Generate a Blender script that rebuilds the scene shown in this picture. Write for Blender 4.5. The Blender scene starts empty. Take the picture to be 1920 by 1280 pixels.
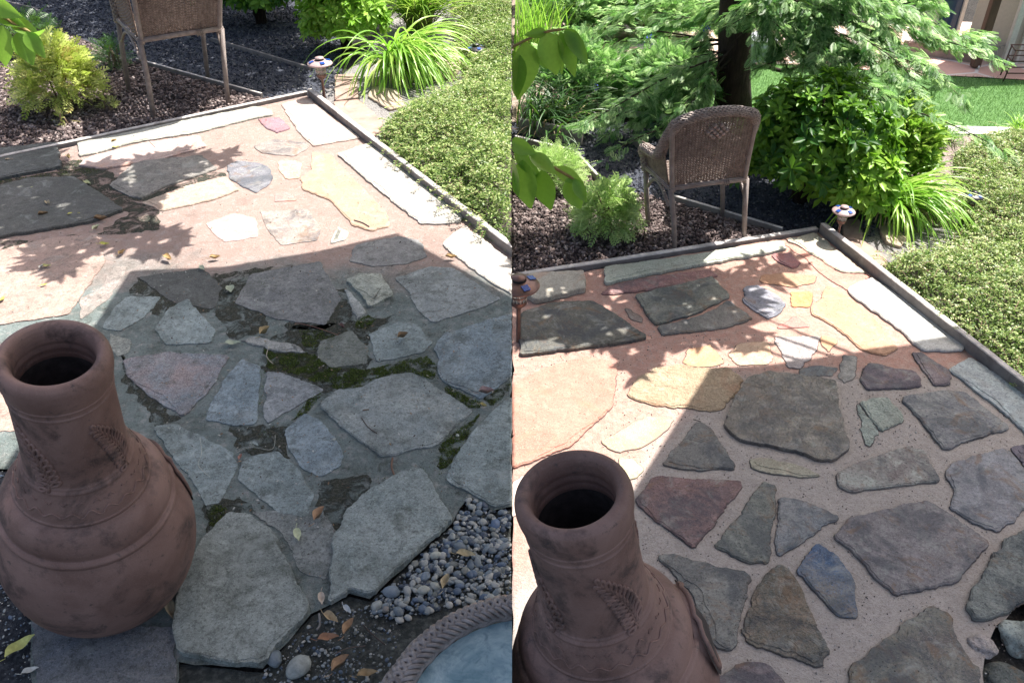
import bpy, bmesh, math, random
import numpy as np
from mathutils import Vector, Matrix, noise as mnoise
random.seed(7); rng = np.random.default_rng(11)
scene = bpy.context.scene
COL = scene.collection

# ------------------------------------------------------------------ camera
F, H, YH = 1600.0, 2.4, -500.0
PITCH = math.atan((640 - YH) / F); CP, SP = math.cos(PITCH), math.sin(PITCH)
cam = bpy.data.cameras.new('camera'); cam.lens = 36 * F / 1920; cam.sensor_width = 36
cam.clip_end = 500; cam.clip_start = 0.05
camo = bpy.data.objects.new('camera', cam); COL.objects.link(camo)
camo.location = (0, 0, H); camo.rotation_euler = (math.pi / 2 - PITCH, 0, 0)
scene.camera = camo
# ------------------------------------------------------------------ light
SUN_EL = math.radians(61); SUN_H = Vector((0.72, 0.69)).normalized()
SUN = Vector((SUN_H.x * math.cos(SUN_EL), SUN_H.y * math.cos(SUN_EL), math.sin(SUN_EL)))
sl = bpy.data.lights.new('sun', 'SUN'); sl.energy = 4.9; sl.angle = math.radians(0.4); sl.color = (1.0, 0.955, 0.90)
so = bpy.data.objects.new('sun', sl); COL.objects.link(so)
so.rotation_euler = (-SUN).to_track_quat('-Z', 'Y').to_euler()
world = bpy.data.worlds.new('World'); scene.world = world; world.use_nodes = True
wn = world.node_tree; sky = wn.nodes.new('ShaderNodeTexSky'); sky.sky_type = 'NISHITA'; sky.sun_disc = False
sky.sun_elevation = SUN_EL; sky.sun_rotation = math.atan2(SUN_H.x, SUN_H.y)
sky.dust_density = 5.0; sky.ozone_density = 0.3
wn.links.new(sky.outputs[0], wn.nodes['Background'].inputs[0]); wn.nodes['Background'].inputs[1].default_value = 0.105
scene.view_settings.view_transform = 'Standard'; scene.view_settings.look = 'None'
scene.view_settings.exposure = 1.18; scene.view_settings.gamma = 1

# ------------------------------------------------------------------ helpers
def ray(px, py):
    a = (px - 960) / F; b = (640 - py) / F
    return Vector((a, CP + b * SP, -SP + b * CP))
def G(px, py, z=0.0):
    "the point of the level z seen at a pixel of the photograph"
    d = ray(px, py); return Vector((0, 0, H)) + d * ((z - H) / d.z)
def AT(px, py, Y):
    d = ray(px, py); return Vector((0, 0, H)) + d * (Y / d.y)
def proj(P):
    x, y, z = P[0], P[1], P[2] - H
    Z = y * CP - z * SP; Y = y * SP + z * CP
    return 960 + F * x / Z, 640 - F * Y / Z
def hz(base, py):
    lo, hi = 0.0, 4.0
    for _ in range(40):
        m = (lo + hi) / 2
        if proj(base + Vector((0, 0, m)))[1] > py: lo = m
        else: hi = m
    return lo
def tag(o, label=None, cat=None, group=None, kind=None):
    if label: o['label'] = label
    if cat: o['category'] = cat
    if group: o['group'] = group
    if kind: o['kind'] = kind
    return o
def empty(name, loc=(0, 0, 0), label=None, cat=None, group=None):
    o = bpy.data.objects.new(name, None); COL.objects.link(o); o.location = loc; o.empty_display_size = .05
    return tag(o, label, cat, group)
def mesh_obj(name, V, Fc, m, parent=None, smooth=True, tint=None):
    me = bpy.data.meshes.new(name)
    if isinstance(Fc, np.ndarray):
        V = np.asarray(V, dtype=np.float32); nf, k = Fc.shape
        me.vertices.add(len(V)); me.vertices.foreach_set('co', V.ravel())
        me.loops.add(nf * k); me.loops.foreach_set('vertex_index', Fc.astype(np.int32).ravel())
        me.polygons.add(nf); me.polygons.foreach_set('loop_start', np.arange(0, nf * k, k, dtype=np.int32))
        me.update(calc_edges=True)
    else:
        me.from_pydata([tuple(v) for v in V], [], Fc)
    if smooth: me.polygons.foreach_set('use_smooth', [True] * len(me.polygons))
    if tint is not None:
        a = me.attributes.new('tint', 'FLOAT', 'POINT'); a.data.foreach_set('value', np.asarray(tint, dtype=np.float32))
    if m: me.materials.append(m)
    o = bpy.data.objects.new(name, me); COL.objects.link(o)
    if parent:
        o.parent = parent; o.matrix_parent_inverse = Matrix.Translation(parent.location).inverted() if parent.rotation_euler.to_quaternion().angle < 1e-6 else parent.matrix_basis.inverted()
    return o
class MB:
    def __init__(s): s.V = []; s.F = []
    def add(s, V, Fc):
        n = len(s.V); s.V += [Vector(v) for v in V]; s.F += [tuple(i + n for i in f) for f in Fc]
    def tube(s, pts, r, seg=8, cap=True, closed=False):
        pts = [Vector(p) for p in pts]; n = len(pts); V = []; prev = None
        for i, p in enumerate(pts):
            if closed: t = pts[(i + 1) % n] - pts[i - 1]
            else: t = pts[min(i + 1, n - 1)] - pts[max(i - 1, 0)]
            t = t.normalized() if t.length > 1e-9 else Vector((0, 0, 1))
            if prev is None:
                a = Vector((0, 0, 1)) if abs(t.z) < .9 else Vector((1, 0, 0)); u = t.cross(a).normalized()
            else:
                u = (prev - t * prev.dot(t)); u = u.normalized() if u.length > 1e-6 else t.orthogonal().normalized()
            prev = u; w = t.cross(u); rr = r[i] if isinstance(r, (list, tuple)) else r
            for k in range(seg):
                a = 2 * math.pi * k / seg; V.append(p + u * math.cos(a) * rr + w * math.sin(a) * rr)
        Fc = []; m = n if closed else n - 1
        for i in range(m):
            j = (i + 1) % n
            for k in range(seg):
                k2 = (k + 1) % seg; Fc.append((i * seg + k, i * seg + k2, j * seg + k2, j * seg + k))
        if cap and not closed: Fc.append(tuple(range(seg))[::-1]); Fc.append(tuple((n - 1) * seg + k for k in range(seg)))
        s.add(V, Fc)
    def lathe(s, prof, seg=48, T=None, closed_bottom=False):
        V = []; Fc = []
        for (r, z) in prof:
            for k in range(seg):
                a = 2 * math.pi * k / seg; v = Vector((r * math.cos(a), r * math.sin(a), z)); V.append(T @ v if T else v)
        for i in range(len(prof) - 1):
            for k in range(seg):
                k2 = (k + 1) % seg; Fc.append((i * seg + k, i * seg + k2, (i + 1) * seg + k2, (i + 1) * seg + k))
        if closed_bottom: Fc.append(tuple(range(seg))[::-1])
        s.add(V, Fc)
    def box(s, c, sz, T=None, R=None):
        V = []
        for x in (-.5, .5):
            for y in (-.5, .5):
                for z in (-.5, .5):
                    v = Vector((x * sz[0], y * sz[1], z * sz[2])); v = (R @ v if R else v) + Vector(c); V.append(T @ v if T else v)
        s.add(V, [(0, 1, 3, 2), (4, 6, 7, 5), (0, 4, 5, 1), (2, 3, 7, 6), (0, 2, 6, 4), (1, 5, 7, 3)])
    def build(s, name, m, parent=None, smooth=True, bevel=0, side=0):
        o = mesh_obj(name, s.V, s.F, m, parent, smooth)
        if bevel or side:
            bm = bmesh.new(); bm.from_mesh(o.data)
            if bevel: bmesh.ops.bevel(bm, geom=bm.edges[:], offset=bevel, segments=2, affect='EDGES')
            if side: bmesh.ops.bisect_plane(bm, geom=bm.verts[:] + bm.edges[:] + bm.faces[:], plane_co=(0, 0, 0), plane_no=(-side, 0, 0), clear_outer=True)
            bm.to_mesh(o.data); bm.free()
        return o
def rough_loop(pts, step, amp, seed=0):
    "subdivide a closed outline and roughen it"
    out = []; n = len(pts)
    for i in range(n):
        a = pts[i]; b = pts[(i + 1) % n]; L = (b - a).length; k = max(1, int(L / step))
        nrm = Vector((-(b - a).y, (b - a).x, 0)).normalized()
        for j in range(k):
            t = j / k; p = a.lerp(b, t); q = p * 14 + Vector((seed * 3.1, seed * 1.7, 0)); q2 = p * 60
            d = mnoise.noise(q) * amp + mnoise.noise(q2) * amp * .6
            if j == 0: d *= .3
            out.append(p + nrm * d)
    return out
def smooth_loop(pts, it=1):
    "cut corners a little"
    for _ in range(it):
        out = []; n = len(pts)
        for i in range(n):
            a = pts[i]; b = pts[(i + 1) % n]; L = (b - a).length; c = min(.1, .010 / max(L, 1e-4))
            out += [a.lerp(b, c), a.lerp(b, 1 - c)]
        pts = out
    return pts
def slab(name, pts, z0, z1, m, parent=None, amp=.006, step=.02, bev=.005, side=0, seed=0, skirt=None, tilt=0, lam=0):
    if side:  # keep inside its half of the ground
        pts = [Vector((min(p.x, -.001) if side < 0 else max(p.x, .001), p.y, 0)) for p in pts]
    A = sum(pts[i].x * pts[(i + 1) % len(pts)].y - pts[(i + 1) % len(pts)].x * pts[i].y for i in range(len(pts)))
    if A < 0: pts = pts[::-1]
    lp = rough_loop(smooth_loop(pts), step, amp, seed)
    if side: lp = [Vector((min(p.x, -.0005) if side < 0 else max(p.x, .0005), p.y, 0)) for p in lp]
    n = len(lp); inn = []; out = []
    for i in range(n):
        t = (lp[(i + 1) % n] - lp[i - 1]); nr = Vector((-t.y, t.x, 0)).normalized()
        inn.append(lp[i] + nr * bev); out.append(lp[i] - nr * (.002 + .004 * max(0, mnoise.noise(lp[i] * 9))))
    c = sum(lp, Vector()) / n; tx, ty = random.uniform(-tilt, tilt), random.uniform(-tilt, tilt)
    def zz(p, z): return z + (p.x - c.x) * tx + (p.y - c.y) * ty
    V = [Vector((p.x, p.y, z0)) for p in lp] + [Vector((p.x, p.y, zz(p, z1) - bev * .7)) for p in lp] + [Vector((p.x, p.y, zz(p, z1))) for p in inn]
    Fc = []
    for L in (0, n):
        for i in range(n): j = (i + 1) % n; Fc.append((L + i, L + j, L + n + j, L + n + i))
    Fc.append(tuple(range(2 * n, 3 * n)))
    if lam:   # a split upper layer that stops short of the edge in places
        lo = [];
        for i in range(n):
            t = (lp[(i + 3) % n] - lp[i - 3]); nr = Vector((-t.y, t.x, 0)).normalized(); q = lp[i] * 2.6 + Vector((seed * 5.3, 0, 1))
            lo.append(lp[i] + nr * (bev + .004 + .06 * max(0, mnoise.noise(q) - .05) + .006 * mnoise.noise(lp[i] * 30)))
        b = len(V); V += [Vector((p.x, p.y, zz(p, z1) - .0005)) for p in lo] + [Vector((p.x, p.y, zz(p, z1) + lam)) for p in lo]
        for i in range(n): j = (i + 1) % n; Fc.append((b + i, b + j, b + n + j, b + n + i))
        Fc.append(tuple(range(b + n, b + 2 * n)))
    ns = len(Fc)
    if skirt:
        b = len(V); V += [Vector((p.x, p.y, .0022)) for p in out] + [Vector((p.x, p.y, .0024)) for p in lp]
        if side: 
            for v in V[b:]: v.x = min(v.x, -.0003) if side < 0 else max(v.x, .0003)
        for i in range(n): j = (i + 1) % n; Fc.append((b + i, b + j, b + n + j, b + n + i))
    o = mesh_obj(name, V, Fc, m, parent, smooth=False)
    if skirt:
        o.data.materials.append(skirt)
        for k in range(ns, len(Fc)): o.data.polygons[k].material_index = 1
    return o
def rot_batch(n, up=None, spread=math.pi, rand=rng):
    "n random rotation matrices: local z near 'up' directions, any spin"
    if up is None: up = rand.normal(size=(n, 3))
    z = up + rand.normal(size=(n, 3)) * spread; z /= np.linalg.norm(z, axis=1, keepdims=True) + 1e-9
    a = rand.normal(size=(n, 3)); x = np.cross(a, z); x /= np.linalg.norm(x, axis=1, keepdims=True) + 1e-9
    y = np.cross(z, x); return np.stack([x, y, z], axis=2)
def scatter(name, tv, tf, pos, R, s, m, parent=None, smooth=False, side=0, tint=None):
    tv = np.asarray(tv, float); tf = np.asarray(tf); pos = np.asarray(pos, float); n = len(pos)
    s = np.broadcast_to(np.asarray(s, float), (n,)) if np.ndim(s) <= 1 else s
    if s.ndim == 1: W = np.einsum('nij,vj->nvi', R, tv) * s[:, None, None]
    else: W = np.einsum('nij,nvj->nvi', R, tv[None] * s[:, None, :])
    W = W + pos[:, None, :]
    if tint is None: tint = rng.random(n)
    if side:
        keep = (W[:, :, 0].max(1) < -1e-4) if side < 0 else (W[:, :, 0].min(1) > 1e-4)
        W = W[keep]; tint = np.asarray(tint)[keep]; n = len(W)
    k = len(tv); Fc = (tf[None] + (np.arange(n) * k)[:, None, None]).reshape(-1, tf.shape[1])
    return mesh_obj(name, W.reshape(-1, 3), Fc, m, parent, smooth, np.repeat(tint, k))
def inpoly(P, poly):
    x, y = P[:, 0], P[:, 1]; r = np.zeros(len(P), bool); n = len(poly)
    for i in range(n):
        x1, y1 = poly[i][0], poly[i][1]; x2, y2 = poly[(i + 1) % n][0], poly[(i + 1) % n][1]
        if y1 == y2: continue
        c = ((y1 > y) != (y2 > y)) & (x < (x2 - x1) * (y - y1) / (y2 - y1) + x1); r ^= c
    return r
def sample(poly, n):
    "n random ground points inside an outline"
    a = np.array([[p[0], p[1]] for p in poly]); lo, hi = a.min(0), a.max(0); out = []
    while sum(len(o) for o in out) < n:
        P = rng.uniform(lo, hi, size=(max(64, n * 2), 2)); out.append(P[inpoly(P, a)])
    return np.concatenate(out)[:n]
def GP(l, z=0): return [G(x, y, z) for x, y in l]

# ------------------------------------------------------------------ materials
def newmat(name):
    m = bpy.data.materials.new(name); m.use_nodes = True; nt = m.node_tree
    return m, nt, nt.nodes['Principled BSDF']
def N(nt, t, **kw):
    n = nt.nodes.new(t)
    for k, v in kw.items():
        if k in n.inputs.keys(): n.inputs[k].default_value = v
        else: setattr(n, k, v)
    return n
def ramp(nt, src, a, b, ca=(0, 0, 0, 1), cb=(1, 1, 1, 1)):
    r = nt.nodes.new('ShaderNodeValToRGB'); r.color_ramp.elements[0].position = a; r.color_ramp.elements[1].position = b
    r.color_ramp.elements[0].color = ca; r.color_ramp.elements[1].color = cb; nt.links.new(src, r.inputs[0]); return r.outputs[0]
def mix(nt, fac, a, b, blend='MIX'):
    m = nt.nodes.new('ShaderNodeMix'); m.data_type = 'RGBA'; m.blend_type = blend
    for s, v in ((m.inputs[0], fac), (m.inputs[6], a), (m.inputs[7], b)):
        if isinstance(v, bpy.types.NodeSocket): nt.links.new(v, s)
        elif isinstance(v, (int, float)): s.default_value = v
        else: s.default_value = (*v[:3], 1)
    return m.outputs[2]
def math_(nt, op, a, b=0.0):
    m = nt.nodes.new('ShaderNodeMath'); m.operation = op
    for s, v in ((m.inputs[0], a), (m.inputs[1], b)):
        if isinstance(v, bpy.types.NodeSocket): nt.links.new(v, s)
        else: s.default_value = v
    return m.outputs[0]
def pos(nt, off=(0, 0, 0), scale=(1, 1, 1)):
    g = nt.nodes.new('ShaderNodeNewGeometry'); mp = nt.nodes.new('ShaderNodeMapping')
    mp.inputs['Location'].default_value = off; mp.inputs['Scale'].default_value = scale
    nt.links.new(g.outputs['Position'], mp.inputs[0]); return mp.outputs[0]
def noise(nt, vec, scale, detail=4, rough=.6, dist=0):
    n = N(nt, 'ShaderNodeTexNoise', Scale=scale, Detail=detail, Roughness=rough, Distortion=dist); nt.links.new(vec, n.inputs['Vector']); return n.outputs[0]
def bump(nt, src, strength, dist, prev=None):
    b = N(nt, 'ShaderNodeBump', Strength=strength, Distance=dist); nt.links.new(src, b.inputs['Height'])
    if prev: nt.links.new(prev, b.inputs['Normal'])
    return b.outputs[0]
def set_bsdf(nt, b, col=None, rough=None, nrm=None, spec=None):
    if col is not None:
        if isinstance(col, bpy.types.NodeSocket): nt.links.new(col, b.inputs['Base Color'])
        else: b.inputs['Base Color'].default_value = (*col, 1)
    if rough is not None:
        if isinstance(rough, bpy.types.NodeSocket): nt.links.new(rough, b.inputs['Roughness'])
        else: b.inputs['Roughness'].default_value = rough
    if nrm is not None: nt.links.new(nrm, b.inputs['Normal'])
    if spec is not None: b.inputs['Specular IOR Level'].default_value = spec
_sc = {}
def weather(nt, P0, c, amt=1.0):
    "dirt, algae and pale mineral bloom that run over stones and joints alike"
    a = ramp(nt, noise(nt, P0, 3.1, 7, .72, .5), .50, .62); b_ = ramp(nt, noise(nt, P0, 9, 7, .78, .4), .54, .64); d = ramp(nt, noise(nt, P0, 30, 6, .8), .55, .66)
    c = mix(nt, math_(nt, 'MULTIPLY', a, .45 * amt), c, (.055, .062, .05)); c = mix(nt, math_(nt, 'MULTIPLY', b_, .65 * amt), c, (.05, .055, .042))
    c = mix(nt, math_(nt, 'MULTIPLY', d, .5 * amt), c, (.045, .05, .04)); e = ramp(nt, noise(nt, P0, 6.3, 7, .75, .9), .55, .68); return mix(nt, math_(nt, 'MULTIPLY', e, .48 * amt), c, (.36, .39, .37))
def stone_mat(base, alt=None, dark=None, kind='smooth', blot=.5):
    key = (base, alt, dark, kind, blot)
    if key in _sc: return _sc[key]
    if .1 < max(base) < .3: base = tuple(c * 1.2 for c in base); alt = alt and tuple(c * 1.3 for c in alt)
    alt = alt or tuple(c * 1.35 for c in base); dark = dark or tuple(c * .45 for c in base)
    m, nt, b = newmat('flagstone'); k = len(_sc) * 3.7; P = pos(nt, (k, k * .6, 0))
    n1 = noise(nt, P, 5, 5, .6, .6); n2 = noise(nt, P, 26, 6, .7); n3 = noise(nt, P, 95, 4, .75); n4 = noise(nt, P, 210, 2, .6)
    c = mix(nt, ramp(nt, n1, .36, .66), base, alt)
    n5 = noise(nt, P, 12, 7, .72, 1.2); c = mix(nt, math_(nt, 'MULTIPLY', ramp(nt, n5, .50, .66), .75), c, tuple(min(.8, x * 1.25 + .012) for x in alt)); c = mix(nt, math_(nt, 'MULTIPLY', ramp(nt, noise(nt, P, 8, 7, .75, .7), .56, .70), .7), c, dark)
    c = mix(nt, math_(nt, 'MULTIPLY', ramp(nt, n2, .50, .70), blot), c, dark)
    c = mix(nt, math_(nt, 'MULTIPLY', ramp(nt, n3, .51, .64), .75), c, dark)
    c = mix(nt, math_(nt, 'MULTIPLY', ramp(nt, n4, .54, .66), .55), c, tuple(min(.72, x * 1.8 + .05) for x in base))
    if blot > .6: c = weather(nt, pos(nt), c, .8)
    elif max(base) < .3:
        c = mix(nt, math_(nt, 'MULTIPLY', ramp(nt, noise(nt, P, 6.5, 6, .75, 1.4), .53, .64), .6), c, (.21, .125, .07)); c = mix(nt, math_(nt, 'MULTIPLY', ramp(nt, noise(nt, pos(nt, (k + 9, 4, 0)), 10, 7, .8, .6), .52, .66), .7), c, (.34, .345, .31))
        c = mix(nt, math_(nt, 'MULTIPLY', ramp(nt, noise(nt, pos(nt, (k + 3, 14, 0)), 5, 5, .7, .6), .48, .60), .55), c, (.045, .055, .07))
    else: c = mix(nt, math_(nt, 'MULTIPLY', ramp(nt, noise(nt, P, 4, 6, .7, 1.2), .52, .66), .4), c, (.46, .22, .13) if base[2] < base[0] * .75 else (.36, .33, .27))
    h = math_(nt, 'ADD', math_(nt, 'MULTIPLY', n2, .5), math_(nt, 'MULTIPLY', n3, .35))
    if kind == 'porous':
        v = N(nt, 'ShaderNodeTexVoronoi', Scale=60); nt.links.new(P, v.inputs['Vector']); pit = ramp(nt, v.outputs['Distance'], .10, .17)
        pn = ramp(nt, noise(nt, P, 16, 2), .42, .56); pit2 = math_(nt, 'MAXIMUM', pit, math_(nt, 'SUBTRACT', 1.0, pn))
        c = mix(nt, pit2, tuple(x * .25 for x in base), c); h = math_(nt, 'ADD', h, math_(nt, 'MULTIPLY', pit2, .6))
    if kind == 'specks':
        v = N(nt, 'ShaderNodeTexVoronoi', Scale=34); nt.links.new(P, v.inputs['Vector']); pit = ramp(nt, v.outputs['Distance'], .07, .12)
        c = mix(nt, pit, (.10, .06, .045), c)
    nb = bump(nt, h, .55 if kind != 'rough' else .9, .006 if kind != 'rough' else .014)
    nb = bump(nt, noise(nt, P, 9, 6, .62, .6), .6, .016, nb)
    if kind == 'rough': nb = bump(nt, noise(nt, P, 11, 6, .7, .8), .9, .03, nb)
    if kind == 'wet':
        set_bsdf(nt, b, c, ramp(nt, n2, .35, .7, (.12, .12, .12, 1), (.5, .5, .5, 1)), bump(nt, noise(nt, P, 14, 6, .7, 1), .8, .02, nb), .6)
    else: set_bsdf(nt, b, c, .78, nb, .35)
    _sc[key] = m; return m
def simple(name, col, rough=.6, var=.25, scale=30, bmp=.3, bd=.003, stretch=(1, 1, 1), spec=.4, alt=None, dirt=None, objc=False, metallic=0):
    m, nt, b = newmat(name); P = pos(nt, (3, 5, 1), stretch)
    if objc:
        tc = nt.nodes.new('ShaderNodeTexCoord'); mp = nt.nodes.new('ShaderNodeMapping'); mp.inputs['Scale'].default_value = stretch
        nt.links.new(tc.outputs['Object'], mp.inputs[0]); P = mp.outputs[0]
    n1 = noise(nt, P, scale, 5, .65); n2 = noise(nt, P, scale * 6, 4, .7)
    lo = tuple(c * (1 - var) for c in col); hi = alt or tuple(min(.95, c * (1 + var)) for c in col)
    c = mix(nt, ramp(nt, n1, .35, .66), lo, hi)
    if dirt: c = mix(nt, ramp(nt, noise(nt, P, scale * .5, 5, .7, .5), .52, .72), c, dirt)
    c = mix(nt, math_(nt, 'MULTIPLY', ramp(nt, n2, .45, .75), .35), c, tuple(x * .5 for x in col))
    set_bsdf(nt, b, c, rough, bump(nt, math_(nt, 'ADD', n1, math_(nt, 'MULTIPLY', n2, .5)), bmp, bd), spec)
    b.inputs['Metallic'].default_value = metallic; return m
def leaf_mat(name, c1, c2, trans=.4, rough=.4, c3=None, vein=False, spec=.5):
    m, nt, b = newmat(name); at = N(nt, 'ShaderNodeAttribute', attribute_name='tint')
    t = at.outputs['Fac']; c = mix(nt, ramp(nt, t, .15, .85), c1, c2)
    if c3: c = mix(nt, ramp(nt, t, .90, .97), c, c3)
    c = mix(nt, math_(nt, 'MULTIPLY', ramp(nt, noise(nt, pos(nt), 60, 3), .4, .7), .25), c, tuple(x * .6 for x in c1))
    set_bsdf(nt, b, c, rough, None, spec)
    tr = nt.nodes.new('ShaderNodeBsdfTranslucent'); tc = mix(nt, .3, c, (.25, .5, .03), 'MIX'); nt.links.new(tc, tr.inputs[0])
    ms = nt.nodes.new('ShaderNodeMixShader'); ms.inputs[0].default_value = trans
    nt.links.new(b.outputs[0], ms.inputs[1]); nt.links.new(tr.outputs[0], ms.inputs[2]); nt.links.new(ms.outputs[0], nt.nodes['Material Output'].inputs[0])
    return m
# ------------------------------------------------------------------ ground
def soil_mat(name, col, light, dark, sc=60):
    m, nt, b = newmat(name); P = pos(nt); n1 = noise(nt, P, 3, 4); n2 = noise(nt, P, sc, 6, .75); n3 = noise(nt, P, sc * 4, 4, .7)
    c = mix(nt, ramp(nt, n1, .35, .65), col, dark); c = mix(nt, ramp(nt, n2, .45, .7), c, light); c = mix(nt, ramp(nt, n3, .5, .7), c, dark)
    set_bsdf(nt, b, c, .9, bump(nt, math_(nt, 'ADD', n2, n3), 1, .012), .2); return m
M_soil = soil_mat('soil', (.055, .05, .045), (.12, .11, .10), (.02, .018, .017))
mesh_obj('ground', [(-90, -30, -.03), (90, -30, -.03), (90, 150, -.03), (-90, 150, -.03)], [(0, 1, 2, 3)], M_soil, smooth=False)['kind'] = 'structure'

def sheet(name, px, z, m, side=0, amp=.01, step=.05, parent=None):
    pts = GP(px) if not isinstance(px[0], Vector) else px
    if side: pts = [Vector((min(p.x, -.0005) if side < 0 else max(p.x, .0005), p.y, 0)) for p in pts]
    lp = rough_loop(pts, step, amp, 5)
    if side: lp = [Vector((min(p.x, -.0004) if side < 0 else max(p.x, .0004), p.y, 0)) for p in lp]
    V = [Vector((p.x, p.y, z)) for p in lp]
    A = sum(V[i].x * V[(i + 1) % len(V)].y - V[(i + 1) % len(V)].x * V[i].y for i in range(len(V)))
    Fc = [tuple(range(len(V)))] if A > 0 else [tuple(range(len(V)))[::-1]]
    o = mesh_obj(name, V, Fc, m, parent, smooth=False)
    if not parent: o['kind'] = 'structure'
    return o
# --- mortar of the two patios
def mortar_left():
    m, nt, b = newmat('old mortar'); P = pos(nt)
    n1 = noise(nt, P, 3.2, 6, .65, .4); n2 = noise(nt, P, 22, 6, .75, .3); n3 = noise(nt, P, 85, 5, .8); n4 = noise(nt, P, 190, 3, .7)
    pink, grey = (.40, .29, .25), (.195, .235, .225)  # pink carries the sunlit part, grey the shaded part, both painted in
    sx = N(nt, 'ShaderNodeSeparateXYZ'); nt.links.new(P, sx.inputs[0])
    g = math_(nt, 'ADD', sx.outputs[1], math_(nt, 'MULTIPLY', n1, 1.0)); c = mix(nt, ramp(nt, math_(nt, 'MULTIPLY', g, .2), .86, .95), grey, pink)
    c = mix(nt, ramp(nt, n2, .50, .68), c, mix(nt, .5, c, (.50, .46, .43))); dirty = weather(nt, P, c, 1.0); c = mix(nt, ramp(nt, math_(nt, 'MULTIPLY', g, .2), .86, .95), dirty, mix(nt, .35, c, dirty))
    c = mix(nt, math_(nt, 'MULTIPLY', ramp(nt, n3, .53, .70), .6), c, (.07, .065, .055)); c = mix(nt, math_(nt, 'MULTIPLY', ramp(nt, n4, .6, .75), .7), c, (.55, .53, .5))
    set_bsdf(nt, b, c, .9, bump(nt, math_(nt, 'ADD', math_(nt, 'MULTIPLY', n2, .7), n3), 1, .012), .2); return m
def mortar_right():
    m, nt, b = newmat('fresh mortar'); P = pos(nt)
    n1 = noise(nt, P, 2.2, 4, .6, .4); n2 = noise(nt, P, 30, 5, .6); n3 = noise(nt, P, 110, 4, .8); n4 = noise(nt, P, 230, 2, .7)
    sx = N(nt, 'ShaderNodeSeparateXYZ'); nt.links.new(P, sx.inputs[0])
    # sunlit pink painted beyond a slanting line, shade grey on the near side
    g = math_(nt, 'ADD', math_(nt, 'SUBTRACT', math_(nt, 'MULTIPLY', sx.outputs[1], 1.0), math_(nt, 'MULTIPLY', sx.outputs[0], 1.25)), math_(nt, 'MULTIPLY', n1, .5))
    g2 = math_(nt, 'ADD', sx.outputs[1], math_(nt, 'MULTIPLY', n1, .3))
    gg = math_(nt, 'MAXIMUM', ramp(nt, math_(nt, 'MULTIPLY', g, .25), .50, .56), ramp(nt, math_(nt, 'MULTIPLY', g2, .2), .64, .665))
    c = mix(nt, gg, (.41, .36, .32), (.46, .255, .20)); c = mix(nt, ramp(nt, n2, .42, .70), c, mix(nt, gg, (.48, .425, .385), (.50, .345, .28)))
    st_ = ramp(nt, noise(nt, P, 6.5, 7, .74, .8), .50, .66); c = mix(nt, math_(nt, 'MULTIPLY', st_, .42), c, mix(nt, .5, c, (.12, .10, .085)))
    c = mix(nt, math_(nt, 'MULTIPLY', ramp(nt, noise(nt, P, 42, 5, .8), .55, .66), .35), c, (.20, .17, .15))
    c = mix(nt, math_(nt, 'MULTIPLY', ramp(nt, n3, .53, .66), .7), c, (.16, .13, .115)); c = mix(nt, math_(nt, 'MULTIPLY', ramp(nt, n4, .55, .68), .5), c, (.6, .55, .5))
    set_bsdf(nt, b, c, .85, bump(nt, noise(nt, P, 7, 5, .6, .8), .6, .02, bump(nt, math_(nt, 'ADD', math_(nt, 'MULTIPLY', n2, .6), n3), .8, .006)), .25); return m
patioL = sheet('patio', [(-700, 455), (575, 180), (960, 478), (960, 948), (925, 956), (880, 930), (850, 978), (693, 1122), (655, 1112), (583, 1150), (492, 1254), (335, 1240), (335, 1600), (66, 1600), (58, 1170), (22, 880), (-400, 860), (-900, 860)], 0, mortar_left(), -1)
patioR = sheet('patio', [(960, 532), (1535, 436), (1925, 748), (2500, 1210), (1980, 1210), (1920, 1128), (1868, 1172), (1846, 1235), (1838, 1380), (1850, 1700), (960, 1700)], 0, mortar_right(), 1)
patioL['label'] = 'weathered flagstone patio with mossy joints and dark stains'; patioR['label'] = 'cleaned flagstone patio with fresh mortar coloured grey in shade and pink in sun'
M_joint = simple('joint grit', (.045, .042, .036), .95, .4, 200)
M_jointR = simple('joint shadow grit', (.10, .085, .08), .95, .4, 200)

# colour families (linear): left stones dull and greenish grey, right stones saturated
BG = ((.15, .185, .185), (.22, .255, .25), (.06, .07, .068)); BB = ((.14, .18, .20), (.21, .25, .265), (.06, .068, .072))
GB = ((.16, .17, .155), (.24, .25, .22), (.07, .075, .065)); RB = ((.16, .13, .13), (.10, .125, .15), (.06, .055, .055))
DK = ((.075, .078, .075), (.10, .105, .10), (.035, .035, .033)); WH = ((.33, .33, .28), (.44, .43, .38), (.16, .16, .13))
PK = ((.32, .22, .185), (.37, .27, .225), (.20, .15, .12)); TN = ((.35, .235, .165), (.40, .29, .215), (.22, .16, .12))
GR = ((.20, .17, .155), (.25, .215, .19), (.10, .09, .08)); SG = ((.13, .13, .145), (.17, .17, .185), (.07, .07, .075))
RD = ((.30, .14, .13), (.36, .21, .18), (.12, .08, .08)); OR = ((.47, .31, .23), (.52, .37, .28), (.2, .13, .1))
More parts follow.
